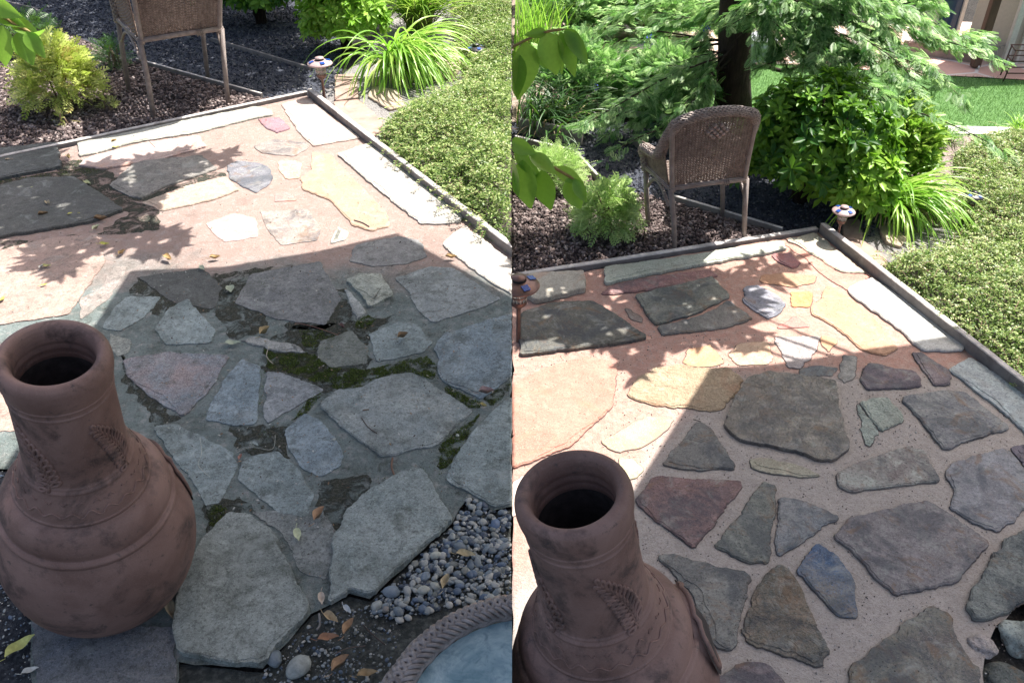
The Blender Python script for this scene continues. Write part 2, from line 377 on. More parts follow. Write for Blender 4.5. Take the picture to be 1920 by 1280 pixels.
SL = [
 ('A', [(0,282),(107,271),(117,316),(17,336),(-160,372),(-160,318)], DK, '', .035), ('B', [(145,262),(270,242),(390,220),(480,202),(508,208),(512,218),(478,224),(375,250),(250,270),(187,288),(150,296)], WH, 'dirty white border slab along the wooden edging', .02),
 ('C', [(527,197),(573,184),(677,260),(588,276),(560,250)], ((.38,.29,.26),(.44,.41,.36),(.26,.19,.17)), '', .012),
 ('D', [(483,225),(525,221),(545,242),(520,251),(497,240)], ((.28,.12,.13),(.16,.15,.18),(.1,.07,.08)), 'small maroon and grey stone', .01),
 ('E', [(475,275),(513,262),(572,267),(580,277),(552,294),(490,288)], GR, '', .008),
 ('F', [(586,285),(620,291),(655,329),(699,372),(727,404),(730,426),(699,435),(664,426),(618,376),(568,357),(564,335),(583,322)], TN, 'tan speckled flagstone in the sun', .01, 'specks'),
 ('G', [(692,271),(870,404),(864,419),(824,422),(789,422),(705,354),(683,335),(633,291)], ((.34,.32,.29),(.43,.41,.37),(.20,.18,.15)), 'pale border slab beside the right edging', .02),
 ('H', [(871,424),(965,492),(965,555),(917,529),(846,476),(830,457)], ((.44,.40,.35),(.52,.48,.43),(.26,.23,.2)), '', .016),
 ('I', [(425,312),(445,302),(480,306),(502,313),(512,332),(502,350),(480,363),(455,352),(430,335)], SG, 'blue grey stone set in pink mortar', .01),
 ('J', [(521,304),(552,301),(566,307),(563,335),(539,337),(524,322)], OR, '', .008), ('K', [(517,363),(539,360),(558,376),(514,380)], ((.34,.2,.18),(.4,.26,.23),(.2,.12,.11)), '', .006),
 ('L', [(486,397),(577,393),(602,426),(596,451),(527,461),(505,435)], GR, '', .006), ('M', [(633,426),(655,435),(649,451),(619,458)], WH, '', .01),
 ('N', [(667,460),(745,444),(786,450),(802,482),(764,496),(699,501),(655,491)], ((.15,.15,.15),(.2,.2,.195),(.09,.09,.09)), '', .008),
 ('O', [(649,528),(671,516),(715,516),(738,556),(693,578),(681,559)], ((.22,.24,.21),(.32,.33,.28),(.11,.12,.1)), 'small pale greenish stone raised above its neighbours', .02),
 ('P', [(646,541),(660,553),(687,587),(668,601)], ((.26,.28,.27),(.34,.35,.33),(.1,.1,.1)), '', .01),
 ('Q', [(740,522),(806,500),(850,503),(940,562),(902,578),(812,606),(784,584),(765,547)], ((.18,.20,.20),(.23,.25,.25),(.08,.088,.086)), '', .008),
 ('R', [(812,656),(830,628),(924,597),(965,590),(965,706),(902,750),(834,719),(820,700),(824,675)], BB, '', .01),
 ('S', [(690,628),(746,603),(784,609),(812,644),(793,662),(706,680),(699,647)], BG, '', .008),
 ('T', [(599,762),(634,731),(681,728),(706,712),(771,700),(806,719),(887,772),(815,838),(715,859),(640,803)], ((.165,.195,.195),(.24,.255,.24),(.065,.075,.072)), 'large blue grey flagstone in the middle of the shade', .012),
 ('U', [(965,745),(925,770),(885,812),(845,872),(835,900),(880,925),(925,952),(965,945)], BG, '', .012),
 ('V', [(455,672),(490,690),(484,760),(480,795),(440,800),(385,788),(400,750),(430,700)], BB, '', .008), ('W', [(500,697),(530,700),(609,731),(503,795),(495,785)], ((.14,.155,.16),(.26,.27,.27),(.06,.065,.07)), '', .008),
 ('X', [(534,806),(571,775),(603,790),(640,838),(640,875),(600,895),(565,878),(540,840)], BB, '', .008), ('Y', [(231,675),(309,661),(430,667),(388,740),(343,782),(281,745),(239,706)], ((.24,.195,.19),(.13,.16,.18),(.08,.07,.07)), 'pinkish grey stone right of the clay chimney', .01),
 ('Z', [(290,619),(315,580),(351,560),(405,620),(394,644),(309,647)], BG, '', .008), ('a', [(191,616),(216,575),(240,556),(303,558),(270,597),(225,622)], BG, '', .008),
 ('b', [(205,625),(247,639),(242,661),(219,670),(205,650)], GB, '', .006), ('c', [(290,800),(330,795),(440,850),(445,880),(410,945),(385,950),(360,900),(310,840)], BG, '', .008),
 ('d', [(455,860),(520,845),(560,880),(590,930),(575,970),(530,965),(470,920),(445,900)], BG, '', .007),
 ('e', [(696,919),(771,880),(794,883),(814,919),(850,978),(755,1063),(693,1119),(657,1109),(617,1136),(620,1090),(624,1017),(650,960)], ((.17,.20,.19),(.24,.265,.25),(.07,.08,.078)), 'large broken edged flagstone beside the gravel', .03),
 ('f', [(385,1010),(430,965),(473,970),(512,1001),(548,1073),(583,1145),(492,1250),(440,1250),(335,1225),(325,1190),(330,1130),(350,1060)], ((.18,.20,.185),(.24,.26,.24),(.08,.09,.082)), 'large flagstone with a thick exposed corner', .035),
 ('g', [(60,1165),(330,1180),(330,1500),(80,1500)], ((.10,.11,.125),(.15,.145,.14),(.045,.05,.055)), '', .012),
 ('h', [(-300,400),(0,352),(56,338),(141,336),(197,372),(233,397),(169,420),(70,437),(0,448),(-300,470)], ((.085,.085,.08),(.11,.108,.10),(.05,.05,.045)), '', .03),
 ('i', [(205,350),(253,305),(380,293),(408,319),(310,352),(264,375),(235,366)], ((.16,.15,.135),(.21,.195,.175),(.09,.085,.08)), '', .016), ('j', [(147,313),(169,296),(281,268),(374,257),(388,277),(309,299),(197,319)], ((.40,.30,.27),(.46,.36,.32),(.24,.18,.16)), '', .02),
 ('k', [(264,381),(352,350),(422,333),(450,358),(394,378),(304,397)], ((.36,.28,.22),(.42,.34,.27),(.2,.16,.13)), '', .012), ('l', [(0,470),(85,448),(180,437),(197,493),(157,549),(130,590),(0,610),(-300,600),(-300,520)], PK, '', .008),
 ('m', [(385,420),(440,400),(480,410),(485,445),(420,455)], ((.42,.30,.27),(.48,.36,.32),(.25,.18,.16)), '', .006), ('n', [(260,520),(380,503),(418,540),(400,580),(330,570),(300,552)], DK, '', .006),
 ('o', [(470,515),(600,490),(640,560),(610,610),(520,600),(440,570)], ((.11,.115,.12),(.17,.175,.17),(.05,.05,.05)), '', .006), ('p', [(40,640),(170,640),(190,700),(120,800),(-200,830),(-200,680)], PK, '', .008),
 ('q', [(448,640),(480,632),(560,650),(575,662),(520,660)], ((.2,.21,.2),(.27,.27,.25),(.1,.1,.1)), '', .01), ('r', [(600,640),(660,620),(690,650),(690,682),(620,690),(595,670)], ((.10,.11,.10),(.14,.15,.13),(.05,.06,.045)), '', .005),
 ('s', [(150,560),(185,545),(215,500),(240,500),(205,560),(150,600)], GR, '', .006), ('t', [(470,960),(600,950),(640,1010),(610,1090),(560,1070),(530,1000)], ((.13,.145,.14),(.2,.21,.2),(.06,.065,.06)), '', .005),
]
SR = [
 ('a', [(990,521),(1094,515),(1098,549),(1005,571),(985,560)], ((.34,.31,.25),(.40,.37,.31),(.22,.2,.17)), 'raised tan block at the far left corner', .05),
 ('b', [(1133,505),(1272,486),(1440,458),(1466,456),(1475,470),(1440,478),(1322,499),(1216,518),(1135,536)], ((.34,.36,.29),(.44,.46,.39),(.16,.18,.14)), 'pale green white border slab under the edging', .03),
 ('c', [(1474,451),(1528,438),(1624,513),(1578,512),(1552,499),(1502,465)], ((.42,.40,.31),(.50,.48,.39),(.28,.25,.19)), 'cream corner slab with layered surface', .014),
 ('C', [(1465,456),(1490,459),(1574,512),(1634,518),(1590,546),(1549,521),(1502,480)], ((.46,.19,.15),(.52,.26,.20),(.34,.13,.10)), 'brick red stone', .006),
 ('d', [(1593,540),(1634,522),(1690,560),(1812,651),(1804,660),(1780,661),(1730,660),(1672,610),(1605,565),(1590,550)], ((.43,.43,.40),(.52,.52,.49),(.28,.27,.25)), 'long white border slab by the right edging', .02),
 ('e', [(1549,537),(1565,540),(1593,559),(1640,599),(1671,640),(1684,655),(1660,669),(1615,658),(1589,632),(1554,608),(1522,592),(1520,575),(1540,562)], ((.41,.235,.145),(.45,.285,.19),(.30,.17,.11)), 'large tan orange flagstone', .01, 'specks'),
 ('f', [(1446,479),(1481,474),(1502,495),(1487,505),(1459,493)], ((.33,.14,.13),(.22,.15,.17),(.15,.08,.08)), '', .01), ('g', [(1430,516),(1471,512),(1531,518),(1527,531),(1487,540),(1425,530)], ((.44,.23,.13),(.40,.25,.17),(.25,.12,.08)), '', .008),
 ('h', [(1395,540),(1420,535),(1459,556),(1473,571),(1456,593),(1440,600),(1415,585),(1392,565)], ((.18,.18,.21),(.23,.23,.26),(.12,.12,.14)), 'lavender grey stone', .01), ('i', [(1481,548),(1524,548),(1518,577),(1484,576)], ((.55,.23,.09),(.6,.30,.14),(.35,.13,.06)), 'small deep orange stone', .008),
 ('j', [(1456,616),(1490,593),(1520,614)], ((.52,.20,.17),(.56,.24,.2),(.3,.12,.1)), 'small red triangular stone', .006), ('k', [(1451,632),(1538,632),(1528,661),(1501,692),(1477,690),(1461,655)], ((.42,.35,.33),(.52,.45,.42),(.22,.2,.2)), '', .008, 'rough'),
 ('l', [(1540,630),(1557,632),(1570,640),(1554,661),(1541,648)], ((.50,.26,.13),(.54,.32,.2),(.34,.16,.08)), '', .007), ('m', [(1279,680),(1289,656),(1332,645),(1358,680),(1334,688),(1292,687)], ((.50,.27,.14),(.54,.33,.2),(.34,.17,.09)), '', .006),
 ('M', [(1364,666),(1385,645),(1438,640),(1450,670),(1440,684),(1385,686)], ((.50,.32,.21),(.54,.38,.27),(.34,.2,.13)), '', .006),
 ('n', [(1175,743),(1188,717),(1226,690),(1279,685),(1334,692),(1366,689),(1390,709),(1388,730),(1350,770),(1297,768),(1226,762)], ((.38,.28,.18),(.44,.34,.23),(.22,.16,.10)), 'cream and rust stone crossed by the shadow', .01, 'rough'),
 ('o', [(955,720),(1026,690),(1098,669),(1143,677),(1157,693),(1149,762),(1069,839),(955,880)], ((.41,.185,.135),(.45,.24,.18),(.34,.14,.10)), 'large pink flagstone with tiny pits', .012, 'specks'),
 ('p', [(1125,828),(1210,782),(1265,786),(1250,807),(1215,834),(1159,850)], ((.38,.31,.26),(.46,.32,.16),(.25,.21,.20)), '', .008), ('q', [(1160,858),(1186,860),(1207,881),(1194,897),(1172,900)], ((.50,.42,.24),(.54,.46,.3),(.34,.27,.15)), 'small yellow stone behind the clay chimney', .008),
 ('r', [(1240,872),(1308,791),(1332,804),(1378,872),(1375,882),(1280,882)], ((.125,.12,.11),(.17,.165,.15),(.06,.058,.055)), '', .012), ('s', [(1190,556),(1335,521),(1369,559),(1297,593),(1229,612),(1208,585)], ((.12,.125,.105),(.165,.165,.14),(.065,.065,.055)), '', .022),
 ('t', [(1232,614),(1310,594),(1369,565),(1413,599),(1366,615),(1241,631)], ((.13,.125,.11),(.18,.165,.15),(.07,.065,.06)), '', .012), ('u', [(1126,553),(1147,537),(1226,520),(1329,508),(1347,519),(1272,538),(1163,553)], ((.22,.12,.11),(.27,.15,.135),(.13,.075,.07)), '', .014),
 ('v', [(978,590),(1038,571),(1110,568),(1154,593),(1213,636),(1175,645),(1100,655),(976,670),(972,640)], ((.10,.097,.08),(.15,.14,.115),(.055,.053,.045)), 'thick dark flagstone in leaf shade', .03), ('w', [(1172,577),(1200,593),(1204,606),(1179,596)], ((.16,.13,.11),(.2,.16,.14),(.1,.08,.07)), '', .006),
 ('x', [(1356,800),(1375,750),(1400,712),(1440,700),(1500,708),(1535,712),(1567,720),(1570,760),(1592,845),(1560,867),(1530,865),(1500,853),(1440,838),(1390,830)], ((.105,.09,.075),(.17,.15,.125),(.035,.03,.025)), 'big rough dark brown boulder face with wet rusty top edge', .03, 'wet'),
 ('y', [(1580,666),(1607,669),(1602,709),(1583,719),(1571,709)], ((.22,.21,.19),(.28,.27,.24),(.14,.13,.12)), '', .006), ('z', [(1628,681),(1716,698),(1727,711),(1727,725),(1706,730),(1626,733),(1611,714)], ((.13,.095,.105),(.165,.13,.14),(.07,.055,.06)), 'plum coloured flagstone', .012),
 ('A', [(1708,662),(1727,661),(1775,693),(1785,709),(1780,722),(1751,725)], ((.15,.12,.125),(.19,.155,.155),(.08,.065,.07)), '', .012), ('B', [(1776,695),(1817,672),(1925,743),(2250,1010),(2180,1060),(1920,812),(1865,762)], ((.24,.255,.26),(.36,.41,.40),(.12,.12,.13)), '', .02),
 ('D', [(1610,754),(1666,746),(1696,791),(1652,811),(1626,780)], ((.25,.28,.24),(.36,.38,.32),(.10,.12,.10)), 'pale green mottled stone', .014, 'rough'), ('E', [(1607,757),(1623,780),(1650,814),(1631,838),(1621,834)], ((.25,.28,.24),(.34,.37,.32),(.12,.13,.11)), '', .008, 'rough'),
 ('F', [(1690,754),(1702,743),(1772,733),(1809,737),(1844,765),(1892,804),(1833,823),(1769,845),(1753,828),(1727,791)], ((.125,.125,.14),(.24,.235,.21),(.06,.065,.08)), 'blue rimmed dark stone with pale mottled centre', .016, 'porous'),
 ('G', [(1568,891),(1610,868),(1700,839),(1732,847),(1763,903),(1679,913),(1601,925),(1572,914)], ((.155,.12,.115),(.30,.31,.27),(.08,.065,.06)), 'stone with pale green lichen patch', .016, 'porous'),
 ('H', [(1771,888),(1788,867),(1880,842),(1895,850),(1925,890),(1925,955),(1870,1000),(1837,986),(1778,955),(1789,921)], ((.17,.16,.165),(.22,.22,.225),(.11,.12,.14)), '', .014),
 ('I', [(1893,842),(1925,834),(1925,880)], ((.13,.11,.13),(.15,.13,.15),(.07,.06,.07)), '', .012), ('J', [(1561,1008),(1589,975),(1735,940),(1762,955),(1855,1019),(1788,1096),(1678,1119),(1620,1060)], ((.155,.14,.14),(.195,.175,.17),(.09,.08,.08)), 'largest mauve grey flagstone in the shade', .018),
 ('K', [(1460,934),(1499,939),(1575,970),(1463,1044),(1455,1040)], ((.15,.165,.175),(.20,.19,.18),(.07,.08,.09)), '', .012), ('L', [(1492,1072),(1532,1019),(1565,1039),(1602,1093),(1607,1160),(1571,1157),(1509,1090)], ((.06,.10,.17),(.18,.17,.15),(.04,.06,.10)), 'leaf shaped slate blue stone', .014),
 ('N', [(1388,1185),(1415,1110),(1440,1073),(1465,1060),(1490,1083),(1515,1142),(1557,1224),(1532,1252),(1440,1220),(1400,1205)], ((.12,.12,.10),(.23,.17,.12),(.05,.055,.05)), 'dark mottled stone with rusty flecks', .014, 'rough'),
 ('O', [(1590,1255),(1650,1208),(1745,1136),(1778,1152),(1801,1214),(1838,1257),(1820,1420),(1590,1420)], ((.115,.10,.09),(.17,.165,.13),(.05,.06,.075)), '', .016, 'porous'), ('Q', [(1337,1025),(1384,971),(1430,903),(1455,912),(1453,960),(1440,1060),(1395,1055)], ((.12,.125,.11),(.19,.19,.16),(.05,.055,.05)), '', .012, 'porous'),
 ('R', [(1190,939),(1226,895),(1388,903),(1391,915),(1301,1030),(1212,964)], ((.16,.095,.09),(.19,.125,.115),(.07,.055,.055)), 'dark red flagstone beside the clay chimney', .014), ('S', [(1233,1043),(1265,1039),(1406,1079),(1400,1110),(1373,1219),(1341,1215),(1300,1120)], ((.14,.135,.125),(.19,.185,.165),(.06,.06,.055)), '', .014, 'porous'),
 ('T', [(1335,1280),(1391,1242),(1440,1245),(1480,1290),(1460,1400),(1350,1400)], ((.14,.11,.115),(.17,.14,.14),(.08,.06,.065)), '', .01), ('U', [(1405,862),(1440,860),(1500,875),(1540,893),(1500,897),(1440,888),(1408,878)], ((.25,.23,.17),(.32,.30,.23),(.14,.12,.1)), 'thin tan sliver stone', .012),
 ('V', [(1809,1142),(1820,1109),(1889,1011),(1925,998),(1925,1125),(1860,1162),(1824,1165)], ((.13,.14,.13),(.20,.21,.19),(.05,.055,.055)), 'rough edged grey stone at the patio edge', .03, 'rough'),
 ('W', [(1500,692),(1530,686),(1572,690),(1560,706),(1500,705)], ((.10,.11,.115),(.14,.15,.15),(.06,.06,.06)), '', .005),
 ('X', [(960,905),(985,890),(1010,915),(980,960),(955,970)], ((.6,.42,.34),(.7,.6,.5),(.4,.3,.25)), '', .006),
]
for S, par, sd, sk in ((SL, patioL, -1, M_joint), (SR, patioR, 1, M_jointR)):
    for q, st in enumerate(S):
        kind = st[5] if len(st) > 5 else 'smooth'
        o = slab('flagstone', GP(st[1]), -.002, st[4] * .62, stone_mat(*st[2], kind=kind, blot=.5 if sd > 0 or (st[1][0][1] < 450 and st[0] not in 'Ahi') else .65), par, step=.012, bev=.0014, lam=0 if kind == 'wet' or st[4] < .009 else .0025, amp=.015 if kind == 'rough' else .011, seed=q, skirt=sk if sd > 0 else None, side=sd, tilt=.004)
        if st[3]: o['label'] = st[3]

# --- edging boards
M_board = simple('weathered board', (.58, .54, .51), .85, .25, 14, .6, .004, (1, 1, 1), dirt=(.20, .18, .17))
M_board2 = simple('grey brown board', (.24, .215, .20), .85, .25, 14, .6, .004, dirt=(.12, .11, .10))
def shade_sides(m):
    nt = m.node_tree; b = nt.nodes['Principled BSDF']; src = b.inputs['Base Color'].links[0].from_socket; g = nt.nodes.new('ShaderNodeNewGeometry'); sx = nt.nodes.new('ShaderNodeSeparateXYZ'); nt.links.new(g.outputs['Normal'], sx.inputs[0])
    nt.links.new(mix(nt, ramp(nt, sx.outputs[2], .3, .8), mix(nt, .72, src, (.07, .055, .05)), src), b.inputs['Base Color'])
shade_sides(M_board)   # top keeps its bleached tone, side shade is painted in as dark brown
def board(a, b, w, h, m, label, z0=-.03, side=0, out=1, group=None, sag=.004, name='edging_board'):
    A, B = G(*a), G(*b); d = (B - A); n = max(2, int(d.length / .12)); u = d.normalized(); nr = Vector((-u.y, u.x, 0)) * out; V = []; Fc = []
    if side: 
        for P_ in (A, B):
            if P_.x * side < 0: P_.x = 0
    bv = .004
    for i in range(n + 1):
        t = i / n; p = A.lerp(B, t); j = mnoise.noise(p * 3) * sag; k = mnoise.noise(p * 9 + Vector((5, 0, 0))) * sag * .4
        ring = [(0, z0), (0, h - bv), (bv, h), (w - bv, h), (w, h - bv), (w, z0)]
        for (o_, z) in ring: q = p + nr * (o_ + j); V.append(Vector((q.x, q.y, z + (k if z > z0 else 0))))
    for i in range(n):
        for k in range(5): Fc.append((i * 6 + k, i * 6 + k + 1, i * 6 + 7 + k, i * 6 + 6 + k))
    Fc.append(tuple(range(6))); Fc.append(tuple(n * 6 + k for k in range(6)))
    if side: V = [Vector((min(v.x, -.0004) if side < 0 else max(v.x, .0004), v.y, v.z)) for v in V]
    return tag(mesh_obj(name, V, Fc, m, smooth=False), label, 'edging board', group)
gb = 'wooden edging boards'
board((-700, 452), (577, 179), .035, .032, M_board, 'pale grey wooden edging board between old patio and mulch bed with wicker chair legs', side=-1, group=gb)
board((578, 181), (965, 482), .04, .06, M_board, 'sunlit wooden edging board between old mossy patio and small leaved ground cover', side=-1, group=gb)
board((960, 526), (1533, 436), .035, .026, M_board, 'pale wooden edging board at far side of cleaned patio below wicker chair', side=1, group=gb)
board((1535, 437), (2500, 1212), .035, .065, M_board, 'long wooden edging board between cleaned patio and green ground cover', side=1, group=gb)
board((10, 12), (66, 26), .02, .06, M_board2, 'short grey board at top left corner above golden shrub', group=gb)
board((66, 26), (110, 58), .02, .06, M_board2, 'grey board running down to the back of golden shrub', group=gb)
board((255, 116), (490, 182), .02, .03, M_board, 'thin timber strip between mulch and dark gravel under cropped wicker chair', group=gb)
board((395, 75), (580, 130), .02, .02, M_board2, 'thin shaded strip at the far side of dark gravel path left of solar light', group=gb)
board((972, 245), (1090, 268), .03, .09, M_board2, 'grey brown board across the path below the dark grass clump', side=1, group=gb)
board((965, 265), (1075, 292), .02, .04, M_board, 'thin pale strip on near side of shaded path behind cherry leaves', side=1, group=gb)
board((1075, 292), (1118, 338), .02, .04, M_board, 'thin strip slanting down to the fern leaved shrub', group=gb)
board((1262, 375), (1465, 436), .02, .03, M_board, 'thin timber strip between mulch and gravel under the whole wicker chair', group=gb)
board((1180, 262), (1235, 300), .02, .04, M_board, 'short strip seen left of the wicker chair arm', group=gb)
# ------------------------------------------------------------------ unseen slabs added for their shade, and leafy crowns that cast it
M_shade_slab = simple('roof timber', (.60, .56, .52), .8)
def toward_sun(p, z): return p + SUN * (z / SUN.z)
def shade_slab(px, z, label, side):
    pts = [toward_sun(g, z) for g in GP(px)]  # added blocker, its outline drawn back from the wanted shade edge
    n = len(pts); V = pts + [p + Vector((0, 0, .05)) for p in pts]
    Fc = [tuple(range(n))[::-1], tuple(range(n, 2 * n))] + [(i, (i + 1) % n, n + (i + 1) % n, n + i) for i in range(n)]
    tag(mesh_obj('added_canopy', V, Fc, M_shade_slab, smooth=False), label, 'canopy')
shade_slab([(-700, 2010), (20, 872), (250, 507), (420, 500), (600, 470), (745, 437), (960, 557), (960, 5000), (-700, 5000)], 3.1, 'unseen flat canopy added to shade the near half of the old patio', -1)
shade_slab([(960, 1290), (1182, 935), (1335, 690), (1440, 684), (1780, 635), (1830, 668), (1925, 748), (2300, 1050), (2300, 5000), (960, 5000)], 3.1, 'unseen flat canopy added to shade the near half of cleaned patio', 1)
# leaf templates ---------------------------------------------------------
def leaf_tpl(w=.25, fold=.12, droop=.15, n=4, tip=.5):
    "long leaf along +x, 2 columns"
    V = []; Fc = []
    for i in range(n + 1):
        t = i / n; ww = w * (math.sin(math.pi * min(1, t ** tip * .96 + .02))) + .004; z = -droop * t * t
        V += [(t, -ww, z + fold * ww * 2), (t, 0, z), (t, ww, z + fold * ww * 2)]
    for i in range(n):
        a = i * 3; Fc += [(a, a + 3, a + 4, a + 1), (a + 1, a + 4, a + 5, a + 2)]
    return np.array(V), np.array(Fc)
LEAF_S = (np.array([(0, 0, 0), (.45, -.24, .05), (1, 0, -.05), (.45, .24, .05)]), np.array([(0, 1, 2, 3)]))
LEAF_M = leaf_tpl(.22, .25, .12, 3, .8)
LEAF_OB = leaf_tpl(.2, .3, .1, 3, 1.5)
def frond_tpl(n=7, w=.32, lw=.06, droop=.25, ang=.9):
    "a feathery spray: paired narrow leaflets on a rachis along +x"
    V = [(0, -.008, 0), (0, .008, 0), (1, .003, -droop), (1, -.003, -droop)]; Fc = [(0, 1, 2, 3)]
    for i in range(n):
        t = (i + .6) / (n + .3); L = w * (math.sin(math.pi * (t * .8 + .16)) ** .8); z = -droop * t * t
        for s in (-1, 1):
            b = len(V); dx = L * math.cos(ang); dy = L * math.sin(ang) * s
            px_, py_ = -dy / max(L, 1e-6) * lw / 2, dx / max(L, 1e-6) * lw / 2
            V += [(t, 0, z), (t + dx * .5 - px_, dy * .5 - py_, z + .02), (t + dx, dy, z - .03), (t + dx * .5 + px_, dy * .5 + py_, z + .02)]; Fc.append((b, b + 1, b + 2, b + 3))
    return np.array(V), np.array(Fc)
FROND = frond_tpl(); FROND2 = frond_tpl(10, .26, .05, .3, 1.1)
M_cherry = leaf_mat('cherry leaf', (.16, .34, .04), (.30, .52, .08), .55, .3)
M_canopyleaf = leaf_mat('canopy leaf', (.05, .13, .02), (.09, .2, .04), .25)
M_bark = simple('dark bark', (.045, .028, .02), .9, .4, 20, 1, .02, (3, 3, .6), objc=False)
M_twig = simple('twig', (.16, .11, .07), .8)
def shade_leaves(name, regions, z0, z1, size, parent=None, edge=False):
    "leaves of a crown above the frame whose shade reaches the listed places"
    P = []; 
    for poly, dens in regions:
        g = GP(poly); A = abs(sum(g[i].x * g[(i + 1) % len(g)].y - g[(i + 1) % len(g)].x * g[i].y for i in range(len(g)))) / 2
        q = sample(g, max(3, int(A * dens))); z = rng.uniform(z0, z1, len(q))
        P.append(np.stack([q[:, 0] + SUN.x / SUN.z * z, q[:, 1] + SUN.y / SUN.z * z, z], 1))
    E, EX = [], []
    for poly, dens in regions if edge else []:      # leaves fringing each clump point outward
        g = GP(poly); cx = sum(p.x for p in g) / len(g); cy = sum(p.y for p in g) / len(g)
        for i in range(len(g)):
            a, b = g[i], g[(i + 1) % len(g)]; k = max(1, int((b - a).length / (size * .38)))
            for j in range(k):
                p = a.lerp(b, (j + random.random() * .6) / k); o_ = Vector((p.x - cx, p.y - cy, 0)).normalized() + Vector((random.gauss(0, .45), random.gauss(0, .45), 0)); z = random.uniform(z0, z1)
                E.append((p.x - o_.x * size * .05 + SUN.x / SUN.z * z, p.y - o_.y * size * .05 + SUN.y / SUN.z * z, z)); EX.append((o_.x, o_.y, 0))
    P = np.concatenate(P); n = len(P); R = rot_batch(n, np.tile([[SUN.x, SUN.y, SUN.z]], (n, 1)), .22)
    if E:
        S_ = np.array(SUN); X = np.array(EX); X = X - (X @ S_)[:, None] * S_; X /= np.linalg.norm(X, axis=1, keepdims=True); Zs = np.tile(S_, (len(X), 1)); Ys = np.cross(Zs, X)
        R = np.concatenate([R, np.stack([X, Ys, Zs], 2)]); P = np.concatenate([P, np.array(E)]); n = len(P)
    tv, tf = leaf_tpl(.14, .1, .04, 4, .9); return scatter(name, tv - np.array([.5, 0, 0]), tf, P, R, rng.uniform(.7, 1.2, n) * size, M_canopyleaf, parent)
def branch_tree(base, top_pts, h, label, regions, z0, z1, size, cat='tree', r=.05):
    t = empty('tree', base, label, cat); mb = MB()
    fork = Vector(base) + Vector((0, 0, h)); mb.tube([base, Vector(base) + Vector((.02, .03, h * .5)), fork], [r, r * .8, r * .7], 10)
    for q in top_pts:
        mid = (fork + Vector(q)) / 2 + Vector((0, 0, .25)); mb.tube([fork, mid, q], [r * .4, r * .2, r * .08], 8)
    mb.build('trunk', M_bark, t); shade_leaves('crown', regions, z0, z1, size, t, True); return t
LD = [([(0,278),(90,272),(115,300),(110,335),(0,345)], 700), ([(0,345),(140,335),(200,372),(240,392),(250,410),(190,440),(140,440),(70,450),(0,455)], 700),
 ([(145,318),(215,304),(225,345),(250,380),(200,375)], 800), ([(255,300),(300,295),(345,283),(385,290),(370,320),(330,345),(290,375),(300,395),(250,405),(238,370),(262,350)], 620),
 ([(240,415),(290,425),(350,440),(340,465),(310,475),(270,485),(255,450),(225,470),(200,440)], 450), ([(60,450),(140,445),(180,450),(190,470),(150,480),(130,520),(100,528),(85,500),(40,512),(30,495),(60,475)], 420),
 ([(385,290),(438,280),(425,312),(390,305)], 300), ([(0,215),(60,220),(100,240),(60,262),(0,268)], 350), ([(200,-40),(480,-40),(600,60),(592,100),(555,160),(480,172),(430,180),(330,198),(255,170),(205,205),(205,100)], 480), ([(-60,-40),(200,-40),(200,70),(100,60),(0,70)], 300)]
RD_ = [([(975,515),(1060,500),(1200,498),(1320,505),(1400,520),(1430,560),(1410,600),(1380,620),(1300,640),(1240,650),(1200,650),(1160,650),(1100,650),(1060,650),(1050,630),(1000,640),(970,640)], 700),
 ([(1150,655),(1210,645),(1240,660),(1210,700),(1190,715),(1180,690)], 450), ([(1230,640),(1290,625),(1390,620),(1440,625),(1430,655),(1400,655),(1360,640),(1290,655)], 330),
 ([(1400,490),(1450,480),(1500,480),(1505,500),(1440,512),(1480,530),(1440,540),(1400,530)], 260), ([(960,440),(1060,440),(1130,500),(1060,505),(965,520)], 420)]
branch_tree((-3.6, 3.2, -.03), [(-3.3, 6.3, 2.6), (-2.2, 6.2, 2.7), (-1.6, 5.6, 2.6), (-2.6, 5.3, 2.5)], 2.2, 'slim tree left of the old patio whose leaves shade its far corner', LD, 2.43, 2.5, .20)
t2 = branch_tree((3.6, 3.6, -.03), [(1.5, 5.0, 2.6), (2.0, 4.9, 2.7), (1.2, 4.9, 2.6), (2.4, 4.4, 2.5)], 2.3, 'slim tree outside the frame whose leaves dapple the cleaned patio', RD_, 2.43, 2.5, .17)
# ------------------------------------------------------------------ clay chimneys
def clay_mat():
    m, nt, b = newmat('terracotta'); tc = nt.nodes.new('ShaderNodeTexCoord'); P = tc.outputs['Object']
    n1 = noise(nt, P, 5, 5, .6, .5); n2 = noise(nt, P, 38, 6, .7); n3 = noise(nt, P, 260, 4, .7)
    c = mix(nt, ramp(nt, n1, .35, .65), (.175, .10, .08), (.285, .178, .148))
    sx = N(nt, 'ShaderNodeSeparateXYZ'); nt.links.new(P, sx.inputs[0])
    soot = math_(nt, 'MULTIPLY', ramp(nt, noise(nt, P, 7, 6, .7, .4), .51, .64), .75); c = mix(nt, soot, c, (.05, .036, .034))
    c = mix(nt, math_(nt, 'MULTIPLY', ramp(nt, n2, .60, .70), .8), c, (.06, .052, .05)); c = mix(nt, math_(nt, 'MULTIPLY', ramp(nt, n3, .5, .8), .3), c, (.40, .29, .25))
    w = N(nt, 'ShaderNodeTexWave', wave_type='RINGS', rings_direction='Z', Scale=1); 
    st = nt.nodes.new('ShaderNodeMapping'); st.inputs['Scale'].default_value = (2, 2, 90); nt.links.new(P, st.inputs[0]); n4 = noise(nt, st.outputs[0], 2.2, 3, .5)
    set_bsdf(nt, b, c, .62, bump(nt, math_(nt, 'ADD', math_(nt, 'ADD', n2, math_(nt, 'MULTIPLY', n3, .4)), math_(nt, 'MULTIPLY', n4, .8)), .35, .003), .35); return m
